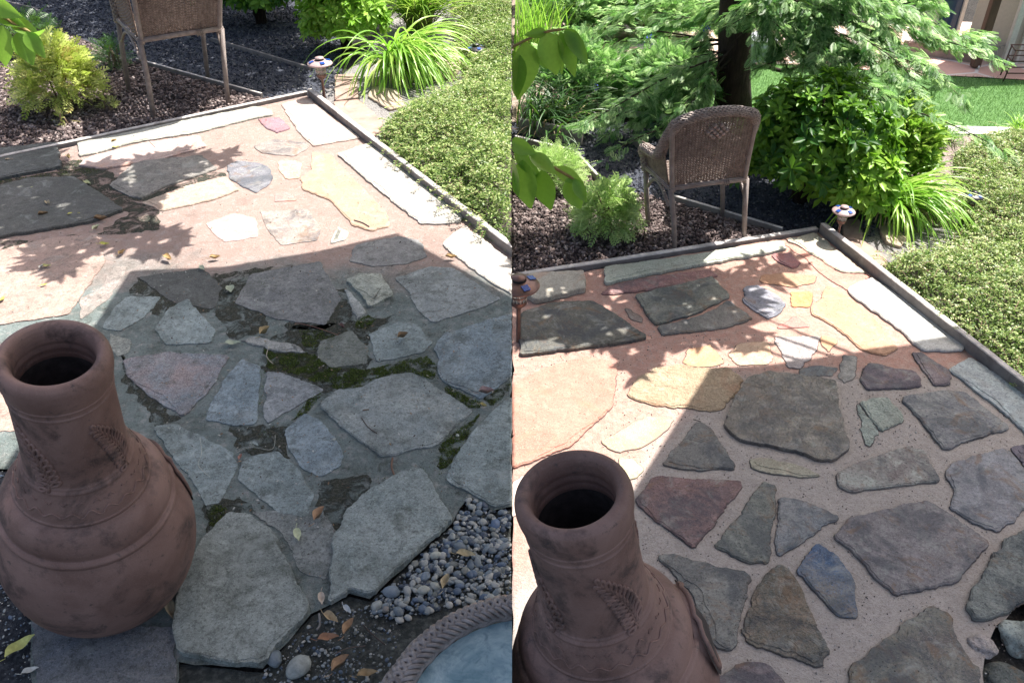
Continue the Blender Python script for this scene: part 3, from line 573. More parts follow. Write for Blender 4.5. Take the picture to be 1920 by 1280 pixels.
M_clay = clay_mat(); M_soot = simple('sooty clay', (.05, .04, .038), .9, .4, 30)
PROF = [  # (radius, height) of the outer wall, unit = mouth radius 1 / total height 1 is scaled later
 (.150, 0.0), (.172, .012), (.205, .05), (.238, .11), (.257, .18), (.264, .25), (.262, .31), (.252, .37), (.238, .415), (.226, .440), (.222, .449), (.224, .455), (.224, .462), (.219, .468), (.2125, .471), (.2105, .476),
 (.2115, .490), (.209, .508), (.202, .528), (.191, .545), (.178, .556), (.1695, .560), (.1675, .563), (.1685, .567), (.1675, .571), (.164, .574), (.160, .590), (.152, .615), (.1425, .640), (.1365, .655), (.1365, .660), (.1345, .664), (.1305, .668), (.129, .673), (.1255, .678),
 (.1235, .70), (.121, .74), (.119, .80), (.1172, .86), (.1163, .90), (.1158, .918), (.1182, .922), (.1182, .926), (.116, .929), (.1165, .940), (.1192, .943), (.1192, .947), (.118, .950), (.121, .962), (.1245, .982), (.125, 1.005), (.1215, 1.022), (.113, 1.032), (.104, 1.034), (.095, 1.027), (.0895, 1.010), (.088, .985), (.0895, .975), (.0875, .962), (.089, .95), (.0878, .94), (.0885, .93), (.0895, .90), (.091, .80), (.094, .70), (.10, .60)]
def dens(prof, k=3):
    out = []
    for i in range(len(prof) - 1):
        p0 = prof[max(i - 1, 0)]; p1 = prof[i]; p2 = prof[i + 1]; p3 = prof[min(i + 2, len(prof) - 1)]
        for j in range(k):
            t = j / k; out.append(tuple(.5 * (2 * b + (c - a) * t + (2 * a - 5 * b + 4 * c - d) * t * t + (3 * b - a - 3 * c + d) * t ** 3) for a, b, c, d in zip(p0, p1, p2, p3)))
    return out + [prof[-1]]
def rad_at(prof, z, n=47 ):
    for i in range(1, 50):
        (r0, z0), (r1, z1) = prof[i - 1], prof[i]
        if z0 <= z <= z1: return r0 + (r1 - r0) * (z - z0) / max(1e-6, z1 - z0)
    return .12
def chimney(base, mouth, sc, label, ang0, lip_ang, side=0, sr=1.0, low=.02):
    wz = lambda z: z - low * max(0, math.sin(math.pi * min(1, max(0, z) / .98) ** 1.25)) 
    base, mouth = Vector(base), Vector(mouth); ax = mouth - base; L = ax.length; q = Vector((0, 0, 1)).rotation_difference(ax.normalized())
    t = empty('clay_chimney', base, label, 'chiminea'); t.rotation_mode = 'QUATERNION'; t.rotation_quaternion = q; bpy.context.view_layer.update()
    T = Matrix.Translation(base) @ q.to_matrix().to_4x4() @ Matrix.Diagonal((sc * sr, sc * sr, L, 1))
    T = Matrix.Translation(base) @ q.to_matrix().to_4x4() @ Matrix.Diagonal((sc * sr, sc * sr, L / 1.03, 1))
    def put(mb, name, m):
        V = [q.inverted() @ (v - base) for v in mb.V]
        if side:
            tmp = bpy.data.meshes.new('t'); tmp.from_pydata([tuple(v) for v in mb.V], [], mb.F); bm = bmesh.new(); bm.from_mesh(tmp)
            bmesh.ops.bisect_plane(bm, geom=bm.verts[:] + bm.edges[:] + bm.faces[:], plane_co=(side * .0004, 0, 0), plane_no=(-side, 0, 0), clear_outer=True)
            for v in bm.verts: v.co = q.inverted() @ (v.co - base)
            me = bpy.data.meshes.new(name); bm.to_mesh(me); bm.free(); me.polygons.foreach_set('use_smooth', [True] * len(me.polygons)); me.materials.append(m)
            o = bpy.data.objects.new(name, me); COL.objects.link(o)
        else: o = mesh_obj(name, V, mb.F, m)
        o.parent = t; return o
    mb = MB(); _k = [i for i, q in enumerate(PROF) if q == (.0885, .93)][0]; mb.lathe([(r, wz(z)) for r, z in dens(PROF[:_k + 1])], 96, T, True); body = put(mb, 'body', M_clay)
    mb = MB(); mb.lathe(dens(PROF[_k:]) + [(.0, .58)], 64, T); put(mb, 'flue', M_soot)
    def S(a, z, off=0.0): r = rad_at(PROF, z) + off; return T @ Vector((r * math.cos(a), r * math.sin(a), wz(z)))
    # raised fern sprigs on the neck
    for k in range(4):
        a0 = ang0 + k * math.pi / 2; mb = MB(); stem = []
        fa = lambda u: a0 + .36 - .56 * u ** 2.0
        for i in range(15): u = i / 14; stem.append(S(fa(u), .664 + .205 * u, .0003))
        mb.tube(stem, .0036 * sc, 6)
        for i in range(12):
            for s in (-1, 1):
                u = .03 + (i + (.4 if s > 0 else 0)) / 12.4; a = fa(u); z = .664 + .205 * u
                ln = (.031 if s < 0 else .043) * (math.sin(math.pi * (min(1, u) * .62 + .30))) ** .8 * sc; th0 = math.radians(190 - 25 * u if s < 0 else 42 + 62 * u)
                c0 = S(a, z); e1 = (S(a + .05, z) - S(a - .05, z)).normalized(); e2 = (S(a, z + .01) - S(a, z - .01)).normalized(); nn = e1.cross(e2).normalized()
                d = (e1 * math.cos(th0) + e2 * math.sin(th0)).normalized(); wv = nn.cross(d); ring = []
                for j in range(12):
                    th = 2 * math.pi * j / 12; lx = .56 + .44 * math.cos(th); ly = .155 * math.sin(th) * (1.25 if math.cos(th) > -.2 else .6)
                    pt = c0 + d * (lx * ln) + wv * ly * ln; loc = T.inverted() @ pt; al = math.atan2(loc.y, loc.x); ring.append(S(al, loc.z + (z - wz(z)), .0006))
                mb.tube(ring, .0044 * sc, 6, closed=True)
        put(mb, 'fern_relief', M_clay)
    mb = MB()  # wavy line on the collar band
    mb.tube([S(i * 2 * math.pi / 360, .600 + .0075 * math.sin(i / 360 * 22 * 2 * math.pi) * (1 + .3 * math.sin(i * .11)), .0008) for i in range(360)], .0026 * sc, 6, closed=True)
    for k in range(24):
        a0 = k * 2 * math.pi / 24 + .1; mb.tube([S(a0 + .06 * q, .633 + .004 * math.sin(q * 3 + k), .001) for q in (-1, -.5, 0, .5, 1)], .0018 * sc, 5)
    put(mb, 'wave_band', M_clay)
    mb = MB(); ring = []  # raised lip round the fire opening, turned away
    for j in range(40):
        th = 2 * math.pi * j / 40; al = lip_ang + .42 * math.cos(th); z = .36 + .13 * math.sin(th); r = rad_at(PROF, max(.06, z)) + .002 + .006 * max(0, math.sin(th)); ring.append(T @ Vector((r * math.cos(al), r * math.sin(al), z)))
    mb.tube(ring, .007 * sc, 10, closed=True)
    nr_ = len(ring); inn_ = [T @ Vector(((rad_at(PROF, max(.06, .36 + .14 * math.sin(2 * math.pi * j / nr_))) - .012) * math.cos(lip_ang + .48 * math.cos(2 * math.pi * j / nr_)), (rad_at(PROF, max(.06, .36 + .14 * math.sin(2 * math.pi * j / nr_))) - .012) * math.sin(lip_ang + .48 * math.cos(2 * math.pi * j / nr_)), .36 + .14 * math.sin(2 * math.pi * j / nr_))) for j in range(nr_)]
    mb.add(ring + inn_, [(j, (j + 1) % nr_, nr_ + (j + 1) % nr_, nr_ + j) for j in range(nr_)]); put(mb, 'mouth_lip', M_clay)
    inner = MB(); c_ = Vector((0, 0, 0)); V = [T @ Vector(((rad_at(PROF, .36) + .004) * math.cos(lip_ang), (rad_at(PROF, .36) + .004) * math.sin(lip_ang), .36))]
    for j in range(40):
        th = 2 * math.pi * j / 40; al = lip_ang + .50 * math.cos(th); z = .36 + .135 * math.sin(th); r = rad_at(PROF, max(.06, z)) + .006; V.append(T @ Vector((r * math.cos(al), r * math.sin(al), z)))
    inner.add(V, [(0, 1 + j, 1 + (j + 1) % 40) for j in range(40)]); put(inner, 'fire_opening', M_soot)
    return t
chimney(G(208, 1090), G(98, 664, 1.10), 1.12, 'brown terracotta chiminea standing on old mossy patio, whole round body in view', -.5, .98, -1, low=.0)
chimney(G(1170, 1345), G(1072, 920, 1.0), 1.10, 'brown terracotta chiminea on cleaned patio, its round body cut by the bottom edge', -1.22, .22, 1, low=.03)

# ------------------------------------------------------------------ wicker chairs
M_wick = simple('wicker', (.165, .112, .088), .5, .3, 40, .4, .002, alt=(.27, .20, .165)); M_wick2 = simple('wicker wrap', (.30, .235, .21), .5, .3, 6, .9, .004, (1, 1, 22), alt=(.42, .34, .31))
def wrap_mat():
    m, nt, b = newmat('wrapped cane'); tc = nt.nodes.new('ShaderNodeNewGeometry')
    w = N(nt, 'ShaderNodeTexWave', bands_direction='Z', Scale=46, Distortion=.6); w.inputs['Detail'].default_value = 1
    nt.links.new(tc.outputs['Position'], w.inputs['Vector']); n = noise(nt, pos(nt), 25, 4)
    c = mix(nt, ramp(nt, n, .35, .7), (.27, .215, .19), (.44, .37, .33)); c = mix(nt, ramp(nt, w.outputs['Fac'], .05, .4), (.12, .09, .08), c)
    set_bsdf(nt, b, c, .5, bump(nt, w.outputs['Fac'], .7, .004), .4); return m
M_wrap = wrap_mat()
def panel(mb, S, Nn, ns, nr, r, amp, u0=0, u1=1, v0=0, v1=1):
    "a basket weave over the surface S(u,v) with normal Nn(u,v)"
    for i in range(ns + 1):
        u = u0 + (u1 - u0) * i / ns; mb.tube([S(u, v0 + (v1 - v0) * k / 8) for k in range(9)], r * 1.1, 4)
    for j in range(nr + 1):
        v = v0 + (v1 - v0) * j / nr; pts = []
        for i in range(ns * 2 + 1):
            u = u0 + (u1 - u0) * i / (ns * 2); p = S(u, v)
            if i % 2 == 0: p = p + Nn(u, v) * amp * (1 if (i // 2 + j) % 2 else -1)
            pts.append(p)
        mb.tube(pts, r, 4, cap=False)
def braid(mb, path, R, r, strands=5, twist=6, flat=.8):
    "a rope of strands wound round a path"
    n = len(path); L = [0]
    for i in range(1, n): L.append(L[-1] + (path[i] - path[i - 1]).length)
    M = int(L[-1] / (R * .45)); 
    def at(s):
        for i in range(1, n):
            if L[i] >= s or i == n - 1: f = (s - L[i - 1]) / max(1e-6, L[i] - L[i - 1]); return path[i - 1].lerp(path[i], f), (path[i] - path[i - 1]).normalized()
    for k in range(strands):
        for sg in (1, -1):
            pts = []
            for j in range(M + 1):
                s = L[-1] * j / M; p, t = at(s); a = Vector((0, 0, 1)) if abs(t.z) < .8 else Vector((0, 1, 0)); x = t.cross(a).normalized(); y = x.cross(t)
                th = sg * s / (R * twist) * 2 * math.pi + k * 2 * math.pi / strands; rr = R * (1 + .06 * sg * math.sin(th * strands))
                pts.append(p + x * math.cos(th) * rr + y * math.sin(th) * rr * flat)
            mb.tube(pts, r, 5)
def smooth_path(pts, k=8):
    pts = [Vector(p) for p in pts]; out = []
    for i in range(len(pts) - 1):
        p0 = pts[max(i - 1, 0)]; p1 = pts[i]; p2 = pts[i + 1]; p3 = pts[min(i + 2, len(pts) - 1)]
        for j in range(k):
            t = j / k; out.append(.5 * (2 * p1 + (p2 - p0) * t + (2 * p0 - 5 * p1 + 4 * p2 - p3) * t * t + (3 * p1 - p0 - 3 * p2 + p3) * t ** 3))
    return out + [pts[-1]]
def chair(rl, rr, W, D, sh, th, ah, label, slope=0, group='brown wicker armchairs'):
    "rl, rr: feet of the two rear legs (nearest the camera); the chair faces away"
    rl, rr = Vector(rl), Vector(rr); x = (rr - rl).normalized(); y = Vector((-x.y, x.x, 0)); o = (rl + rr) / 2
    t = empty('wicker_chair', o, label, 'chair', group); k = W / .48
    def P(a, b, c): return o + x * (a * W + slope * c) + y * b * D + Vector((0, 0, c))
    r = .017 * k
    for (a, b, a2, b2) in ((-.5, 0, -.52, .02), (.5, 0, .52, .02), (-.56, 1, -.56, .96), (.56, 1, .56, .96)):
        mb = MB(); mb.tube([P(a, b, -.03), P(a * .98 + a2 * .02, b, sh * .5), P(a2, b2, sh)], [r * .85, r * .95, r], 10); mb.build('leg', M_wrap, t)
    mb = MB()
    for A, B in (((-.52, .02), (.52, .02)), ((-.56, .96), (.56, .96)), ((-.52, .02), (-.56, .96)), ((.52, .02), (.56, .96))): mb.tube([P(A[0], A[1], sh), P((A[0] + B[0]) / 2, (A[1] + B[1]) / 2, sh + .004), P(B[0], B[1], sh)], r * .95, 10)
    for q in (.20, .23, .26): mb.tube([P(q, .0, sh + .018 * k), P(q, -.05, sh), P(q, -.0, sh - .022 * k), P(q, .05, sh)], .0035 * k, 5)
    mb.build('seat_frame', M_wrap, t)
    for s in (-1, 1):
        mb = MB(); mb.tube(smooth_path([P(s * .53, .10, sh - .13 * k), P(s * .54, .28, sh - .055 * k), P(s * .55, .5, sh - .02 * k), P(s * .555, .72, sh - .055 * k), P(s * .56, .92, sh - .13 * k)]), r * .6, 8); mb.build('brace', M_wrap, t)
    mb = MB(); up = lambda u, v: Vector((0, 0, 1)); panel(mb, lambda u, v: P(-.52 + 1.04 * u, .04 + .9 * v, sh + .02 * k), up, 20, 22, .0065 * k, .005 * k); mb.build('seat', M_wick, t)
    # back: leans toward the camera, arched top
    lean = -.16 * W / D
    def hw(v): return .50 + .045 * v
    def S(u, v):
        a = (u - .5) * 2; top = th - (th - sh) * (.16 * abs(a) ** 2.4) ; z = sh + .025 + (top - sh - .025) * v
        return P(a * hw(v), .02 + lean * max(v, 0) ** 1.2 - .10 * v * (1 - a * a) * W / D, z)
    nrm = lambda u, v: -y
    mb = MB(); panel(mb, S, nrm, 26, 54, .0036 * k, .0035 * k); br = mb.build('backrest', M_wick, t)
    mb = MB()
    for i, row in enumerate((2, 3, 4, 3, 2)):
        for j in range(row):
            p = S(.5 + (j - (row - 1) / 2) * .075, .76 - (i - 2) * .042) - y * .016 * k
            for q in range(1): mb.tube([p + y * .01, p - y * .004 * k, p - y * .012 * k], [.012 * k, .012 * k, .005 * k], 8)
    mb.build('diamond_motif', simple('pale cane knots', (.33, .25, .22), .45), br)
    for s in (0, 1):
        mb = MB(); mb.tube([S(s, v / 8) + y * .0 for v in range(-1, 9)], r * .92, 10); mb.build('back_post', M_wrap, t)
    # rolled rim: arm, back top, arm
    def rim(a): return S(.5 + a / 2, 1.0) + Vector((0, 0, .012))
    Lf = [P(-.57, .98, ah - .045), P(-.58, .90, ah), P(-.57, .65, ah + .01), P(-.565, .35, ah + .03), P(-.565, .12, ah + .09 * (th - ah) / .25)]; top = [rim(a) for a in (-.92, -.6, -.25, .25, .6, .92)]
    Rt = [Vector(p) for p in [P(.58, .12, ah + .09 * (th - ah) / .25), P(.585, .35, ah + .03), P(.60, .65, ah + .01), P(.61, .90, ah), P(.60, .98, ah - .045)]]
    path = smooth_path(Lf + top + Rt, 7); mb = MB(); mb.tube(path, .027 * k, 8); braid(mb, path, .031 * k, .0062 * k, 8, 6.5, .8); mb.build('rim', M_wrap, t)
    for s in (-1, 1):
        mb = MB(); panel(mb, lambda u, v: P(s * (.535 + .05 * v), .06 + .9 * u, sh + .02 + (ah - sh + (.03 + .1 * (1 - u) ** 3) - .02) * v), lambda u, v: x, 14, 30, .0036 * k, .0035 * k); ap = mb.build('arm_panel', M_wick, t)
        mb = MB(); pp = smooth_path([P(s * .56, .97, sh - .02), P(s * .575, .99, (sh + ah) / 2), P(s * .60, .99, ah - .03)], 6); mb.tube(pp, .017 * k, 8); braid(mb, pp, .021 * k, .005 * k, 5, 6, 1); mb.build('arm_post', M_wrap, t)
    return t
rl, rr = G(1265, 468), G(1395, 449); W = (rr - rl).length
chair(rl, rr, W, .32, hz(rl, 352), hz((rl + rr) / 2, 196), hz(G(1222, 420), 268), 'brown wicker armchair seen whole from behind, diamond motif on its back', -.15)
rl, rr = G(288, 220), G(428, 194); W = (rr - rl).length
chair(rl, rr, W, .72, hz(rl, 79), hz(rl, 79) + .55, hz(rl, 79) + .3, 'brown wicker armchair cut by the top edge, legs in mulch near golden shrub', .09)

# ------------------------------------------------------------------ wicker table with glass top
def water_mat():
    m, nt, b = newmat('blue mottled glass'); P = pos(nt); n1 = noise(nt, P, 9, 6, .7, 1.2); n2 = noise(nt, P, 40, 5, .7, .6)
    c = mix(nt, ramp(nt, n1, .35, .68), (.16, .27, .31), (.42, .54, .56)); c = mix(nt, math_(nt, 'MULTIPLY', ramp(nt, n2, .5, .72), .6), c, (.07, .15, .19))
    set_bsdf(nt, b, c, .18, bump(nt, n1, .5, .01), .6); return m
tz = .48; tc_ = G(1000, 1372, tz); tr_ = (G(1000, 1372, tz) - G(686, 1372, tz)).length
t = empty('wicker_table', (tc_.x - .3, tc_.y, 0), 'round wicker table with blue glass top cut off in the corner beside gravel', 'table')
def circ(r, z, n=180): return [Vector((tc_.x + r * math.cos(2 * math.pi * i / n), tc_.y + r * math.sin(2 * math.pi * i / n), z)) for i in range(n)]
mb = MB(); V = [Vector((tc_.x, tc_.y, tz))] + circ(tr_ * .80, tz, 96); mb.add(V, [(0, 1 + i, 1 + (i + 1) % 96) for i in range(96)]); V2 = circ(tr_ * .80, tz, 96) + circ(tr_ * .80, tz - .012, 96); mb.add(V2, [(i, (i + 1) % 96, 96 + (i + 1) % 96, 96 + i) for i in range(96)])
mb.build('table_top', water_mat(), t, smooth=False, side=-1)
mb = MB(); n = 540
for k in range(16):   # interlaced strands forming a broad plaited rim
    pts = []; ph = k * 2 * math.pi / 16
    for i in range(n):
        a = 2 * math.pi * i / n; w = a * 26 * .5 + ph * 1.0 * 1
        w = a * 14 + ph; rr_ = tr_ * (.895 + .085 * math.sin(w)); z = tz + .022 + .012 * math.cos(w * 2 + (math.pi / 2 if k % 2 else 0)) - .05 * max(0, (rr_ / tr_ - .93)) / .07 * .7
        pts.append(Vector((tc_.x + rr_ * math.cos(a), tc_.y + rr_ * math.sin(a), z)))
    mb.tube(pts, .0062, 6, closed=True)
for q in range(6):
    a_ = tr_ * (.995 - .004 * q); mb.tube([p + Vector((0, 0, .006 * math.sin(i * .55 + q * math.pi))) for i, p in enumerate(circ(a_, tz - .01 - .012 * q, 240))], .0062, 5, closed=True)
for q in range(3): mb.tube([p + Vector((0, 0, .004 * math.sin(i * .9 + q * 2))) for i, p in enumerate(circ(tr_ * (.81 + .012 * q), tz + .008, 240))], .007, 5, closed=True)
mb.build('plaited_rim', simple('grey cane', (.22, .19, .175), .45, .25, 30, .3, .002, alt=(.36, .32, .30)), t, side=-1)
mb = MB()
def Sk(u, v): a = u * 2 * math.pi; r_ = tr_ * (.95 - .22 * v); return Vector((tc_.x + r_ * math.cos(a), tc_.y + r_ * math.sin(a), tz - .10 - (tz - .12) * v))
panel(mb, Sk, lambda u, v: Vector((math.cos(u * 6.283), math.sin(u * 6.283), 0)), 90, 26, .006, .005); mb.build('table_skirt', M_wick, t, side=-1)

# ------------------------------------------------------------------ solar path lights
M_bronze = simple('bronze metal', (.20, .12, .10), .4, .3, 20, .2, .001, metallic=.6, objc=True); M_cap = simple('pinkish metal cap', (.42, .31, .30), .45, .15, 20, .1, .001, objc=True); M_blue = simple('solar cell', (.02, .07, .30), .15, .1, 90, .05, .0005, spec=.8); M_dark = simple('black plastic', (.02, .02, .022), .4, .2, 20, .1, .001)
def glass_mat():
    m, nt, b = newmat('ribbed glass'); set_bsdf(nt, b, (.75, .72, .66), .08, None, .6); b.inputs['Transmission Weight'].default_value = .75; return m
M_glass = glass_mat()
def lamp(base, k, label, h=.30, cap=None, side=0):
    t = empty('path_light', base, label, 'path light', 'solar path lights'); T = Matrix.Translation(base) @ Matrix.Diagonal((k, k, k, 1)); cap = cap or M_cap
    mb = MB(); mb.lathe([(.014, -.03), (.012, h - .19), (.016, h - .185), (.03, h - .17), (.045, h - .155), (.048, h - .14), (.046, h - .13)], 20, T); mb.build('stake', M_bronze, t, side=side)
    mb = MB(); mb.lathe([(.040, h - .135), (.043, h - .1), (.044, h - .05)], 28, T)
    for j in range(14): a = j * 2 * math.pi / 14; mb.tube([T @ Vector((.0435 * math.cos(a), .0435 * math.sin(a), h - .132)), T @ Vector((.0455 * math.cos(a), .0455 * math.sin(a), h - .05))], .0035 * k, 5)
    mb.build('glass_shade', M_glass, t, side=side)
    mb = MB(); mb.lathe([(.047, h - .105), (.049, h - .10), (.047, h - .095)], 24, T); mb.lathe([(.0, h - .052), (.09, h - .048), (.112, h - .044), (.116, h - .036), (.112, h - .03), (.085, h - .016), (.05, h - .006), (.042, h - .004)], 40, T); mb.build('lamp_cap', cap, t, side=side)
    for j in range(4):
        mb = MB(); a = j * math.pi / 2 + .5; R = Matrix.Rotation(a, 3, 'Z') @ Matrix.Rotation(.21, 3, 'Y'); c = T @ Vector((.079 * math.cos(a), .079 * math.sin(a), h - .0105)); mb.box(c, (.042 * k, .04 * k, .003 * k), R=R); o_ = None if side and c.x * side < .03 else mb.build('solar_cell', M_blue, t, smooth=False, side=side)
    mb = MB(); mb.lathe([(.036, h - .006), (.036, h + .008), (.034, h + .010)], 24, T); mb.build('cap_collar', M_dark, t, side=side)
    mb = MB(); mb.lathe([(.038, h + .008), (.041, h + .012), (.038, h + .020), (.0, h + .024)], 24, T); mb.build('finial', cap, t, side=side)
b_ = G(608, 182); lamp(b_, .86, 'solar path light with blue cells beside the corner of old patio', hz(b_, 112) / .86)
b_ = G(1568, 452); lamp(b_, .56, 'solar path light with blue cells beside the corner of cleaned patio', hz(b_, 390) / .56)
b_ = G(893, 118); lamp(b_, .78, 'dark solar path light half buried in ground cover right of strappy grass, old side', hz(b_, 86) / .78, M_dark)
b_ = G(1811, 412); lamp(b_, .5, 'dark solar path light half hidden behind strappy grass near ground cover, cleaned side', hz(b_, 362) / .5, M_dark)
b_ = G(972, 640); lamp(b_, .85, 'bronze path light cut by the middle seam, at left end of cleaned patio', hz(b_, 524) / .85, M_bronze, side=1)
# ------------------------------------------------------------------ beds, paths, lawn
M_chip = simple('bark chip', (.20, .14, .135), .85, .5, 25, .8, .004, alt=(.36, .29, .28), dirt=(.07, .05, .05))
M_grv = simple('dark gravel', (.04, .046, .065), .9, .5, 90, 1, .006, alt=(.09, .10, .13))
M_lav = simple('mulch soil', (.06, .045, .042), .95, .4, 60, 1, .01)
sheet('path', [(-500, -90), (-500, 2), (60, 24), (110, 54), (258, 118), (490, 184), (600, 210), (640, 160), (640, -90)], -.022, M_grv, -1)
sheet('garden_bed', [(-800, 440), (575, 178), (490, 182), (258, 116), (110, 50), (60, 20), (-500, 0)], -.018, M_lav, -1)
sheet('path', [(960, 225), (1300, 225), (1480, 260), (1640, 330), (1640, 440), (1575, 455), (1530, 435), (1465, 436), (1262, 375), (1118, 338), (1075, 292), (960, 262)], -.022, M_grv, 1)
sheet('garden_bed', [(960, 530), (1533, 436), (1465, 436), (1262, 375), (1118, 338), (1075, 292), (960, 266)], -.018, M_lav, 1)
def chips(name, regions, size, m, kind='stuff', z=-.01, side=0, zr=.012, flat=.35, label=None, cat=None):
    base = [(-.5, -.2, 0), (-.1, -.42, 0), (.5, -.15, 0), (.35, .4, 0), (-.3, .38, 0)]
    tv = np.array([(x * 1.0, y, -.5 * flat) for x, y, _ in base] + [(x * .8, y * .75, .5 * flat) for x, y, _ in base]); tf = []
    for i in range(5): j = (i + 1) % 5; tf.append((i, j, 5 + j, 5 + i))
    tf += [(5, 6, 7, 8), (5, 8, 9, 9)]
    P = []
    for poly, d in regions:
        g = GP(poly); A = abs(sum(g[i].x * g[(i + 1) % len(g)].y - g[(i + 1) % len(g)].x * g[i].y for i in range(len(g)))) / 2; q = sample(g, int(A * d)); P.append(q)
    P = np.concatenate(P); n = len(P); P3 = np.stack([P[:, 0], P[:, 1], z + rng.random(n) * zr], 1)
    R = rot_batch(n, np.tile([[0, 0, 1.]], (n, 1)), .45); s = rng.uniform(.5, 1.5, n)[:, None] * np.stack([rng.uniform(.7, 1.6, n), rng.uniform(.6, 1, n), rng.uniform(.5, 1.3, n)], 1) * size
    tf = np.array([f for f in tf if len(set(f)) == 4] + [(5, 8, 9, 5)]); tf = tf[:-1]
    tf = np.concatenate([tf, [(5, 5, 8, 9)]])[:6]
    o = scatter(name, tv, tf, P3, R, s, m, side=side); 
    if kind: o['kind'] = kind
    tag(o, label, cat); return o
def tinted(name, cols, rough=.8, spec=.3, bmp=.4):
    m, nt, b = newmat(name); at = N(nt, 'ShaderNodeAttribute', attribute_name='tint'); r = nt.nodes.new('ShaderNodeValToRGB'); r.color_ramp.interpolation = 'CONSTANT'
    el = r.color_ramp.elements
    while len(el) < len(cols): el.new(.5)
    for i, c in enumerate(cols): el[i].position = i / len(cols); el[i].color = (*c, 1)
    nt.links.new(at.outputs['Fac'], r.inputs[0]); P = pos(nt); n1 = noise(nt, P, 120, 5, .7)
    c = mix(nt, math_(nt, 'MULTIPLY', ramp(nt, n1, .4, .7), .5), r.outputs[0], mix(nt, .5, r.outputs[0], (.03, .03, .03))); set_bsdf(nt, b, c, rough, bump(nt, n1, bmp, .003), spec); return m
M_chips = tinted('bark chips', [(.05, .034, .032), (.13, .095, .09), (.22, .17, .16), (.08, .055, .05), (.34, .28, .26), (.035, .027, .027), (.16, .12, .11)])
M_grvs = tinted('gravel stones', [(.03, .035, .05), (.055, .06, .085), (.09, .10, .12), (.02, .025, .04), (.16, .16, .17)])
chips('bark_mulch', [([(-250, 330), (575, 180), (490, 184), (258, 118), (110, 60), (-200, 30)], 4200)], .028, M_chips, side=-1, label='dark reddish bark mulch under the cropped wicker chair', cat='mulch')
chips('bark_mulch', [([(962, 526), (1533, 434), (1465, 437), (1262, 378), (1118, 340), (1075, 296), (962, 270)], 6500)], .021, M_chips, side=1, label='dark reddish bark mulch under the whole wicker chair', cat='mulch')
chips('path_gravel', [([(-200, -60), (-200, 8), (60, 20), (110, 50), (258, 112), (490, 178), (600, 205), (640, 160), (640, -60)], 1400)], .020, M_grvs, side=-1, z=-.02, label='fine dark gravel of the shaded path behind cropped chair', cat='gravel')
chips('path_gravel', [([(962, 228), (1300, 228), (1480, 262), (1640, 335), (1640, 438), (1575, 452), (1530, 433), (1465, 434), (1262, 372), (1118, 336), (962, 258)], 2400)], .015, M_grvs, side=1, z=-.02, label='fine dark gravel of the shaded path behind whole chair', cat='gravel')
# near left corner: wet gravel, river pebbles and dirt beside the patio
M_peb = tinted('river pebbles', [(.16, .20, .23), (.24, .27, .28), (.10, .14, .20), (.34, .35, .33), (.07, .09, .12), (.40, .40, .37), (.20, .21, .19)], .5, .4, .15)
ico = bmesh.new(); bmesh.ops.create_icosphere(ico, subdivisions=2, radius=.5); IV = np.array([v.co[:] for v in ico.verts]); IF = np.array([[v.index for v in f.verts] for f in ico.faces]); ico.free()
def pebbles(name, regions, size, m, z, side=0):
    P = []
    for poly, d in regions:
        g = GP(poly); A = abs(sum(g[i].x * g[(i + 1) % len(g)].y - g[(i + 1) % len(g)].x * g[i].y for i in range(len(g)))) / 2; P.append(sample(g, int(A * d)))
    P = np.concatenate(P); n = len(P); R = rot_batch(n, np.tile([[0, 0, 1.]], (n, 1)), .2)
    s = np.stack([rng.uniform(.8, 1.5, n), rng.uniform(.7, 1.05, n), rng.uniform(.4, .65, n)], 1) * (size * (.4 + 1.4 * rng.random(n) ** 2.5))[:, None]
    o = scatter(name, IV, IF, np.stack([P[:, 0], P[:, 1], z + rng.random(n) * .012], 1), R, s, m, smooth=True, side=side); return o
sheet('gravel_bed', [(850, 978), (880, 930), (925, 956), (962, 948), (962, 1700), (300, 1700), (335, 1240), (492, 1254), (583, 1150), (655, 1112), (693, 1122)], -.016, soil_mat('wet dirt', (.10, .11, .10), (.22, .23, .21), (.035, .04, .04), 40), -1)
tag(pebbles('river_gravel', [([(850, 978), (882, 928), (925, 955), (961, 955), (961, 1115), (860, 1130), (750, 1160), (690, 1150), (700, 1122), (770, 1060)], 7500)], .018, M_peb, -.012, -1), 'blue grey river gravel between old patio and wicker table', 'gravel', kind='stuff')
tag(pebbles('dirt_grit', [([(600, 1150), (700, 1130), (760, 1150), (720, 1300), (480, 1300), (490, 1258)], 5200), ([(-40, 870), (22, 885), (60, 1170), (66, 1300), (-60, 1300)], 6000)], .0085, M_peb, -.014, -1), 'fine grit and dirt at the near edge of old patio', 'grit', kind='stuff')
sheet('garden_bed', [(-900, 860), (22, 882), (60, 1168), (68, 1700), (-900, 1700)], -.006, soil_mat('wet dirt side', (.05, .055, .07), (.14, .15, .17), (.015, .017, .022), 50), -1)
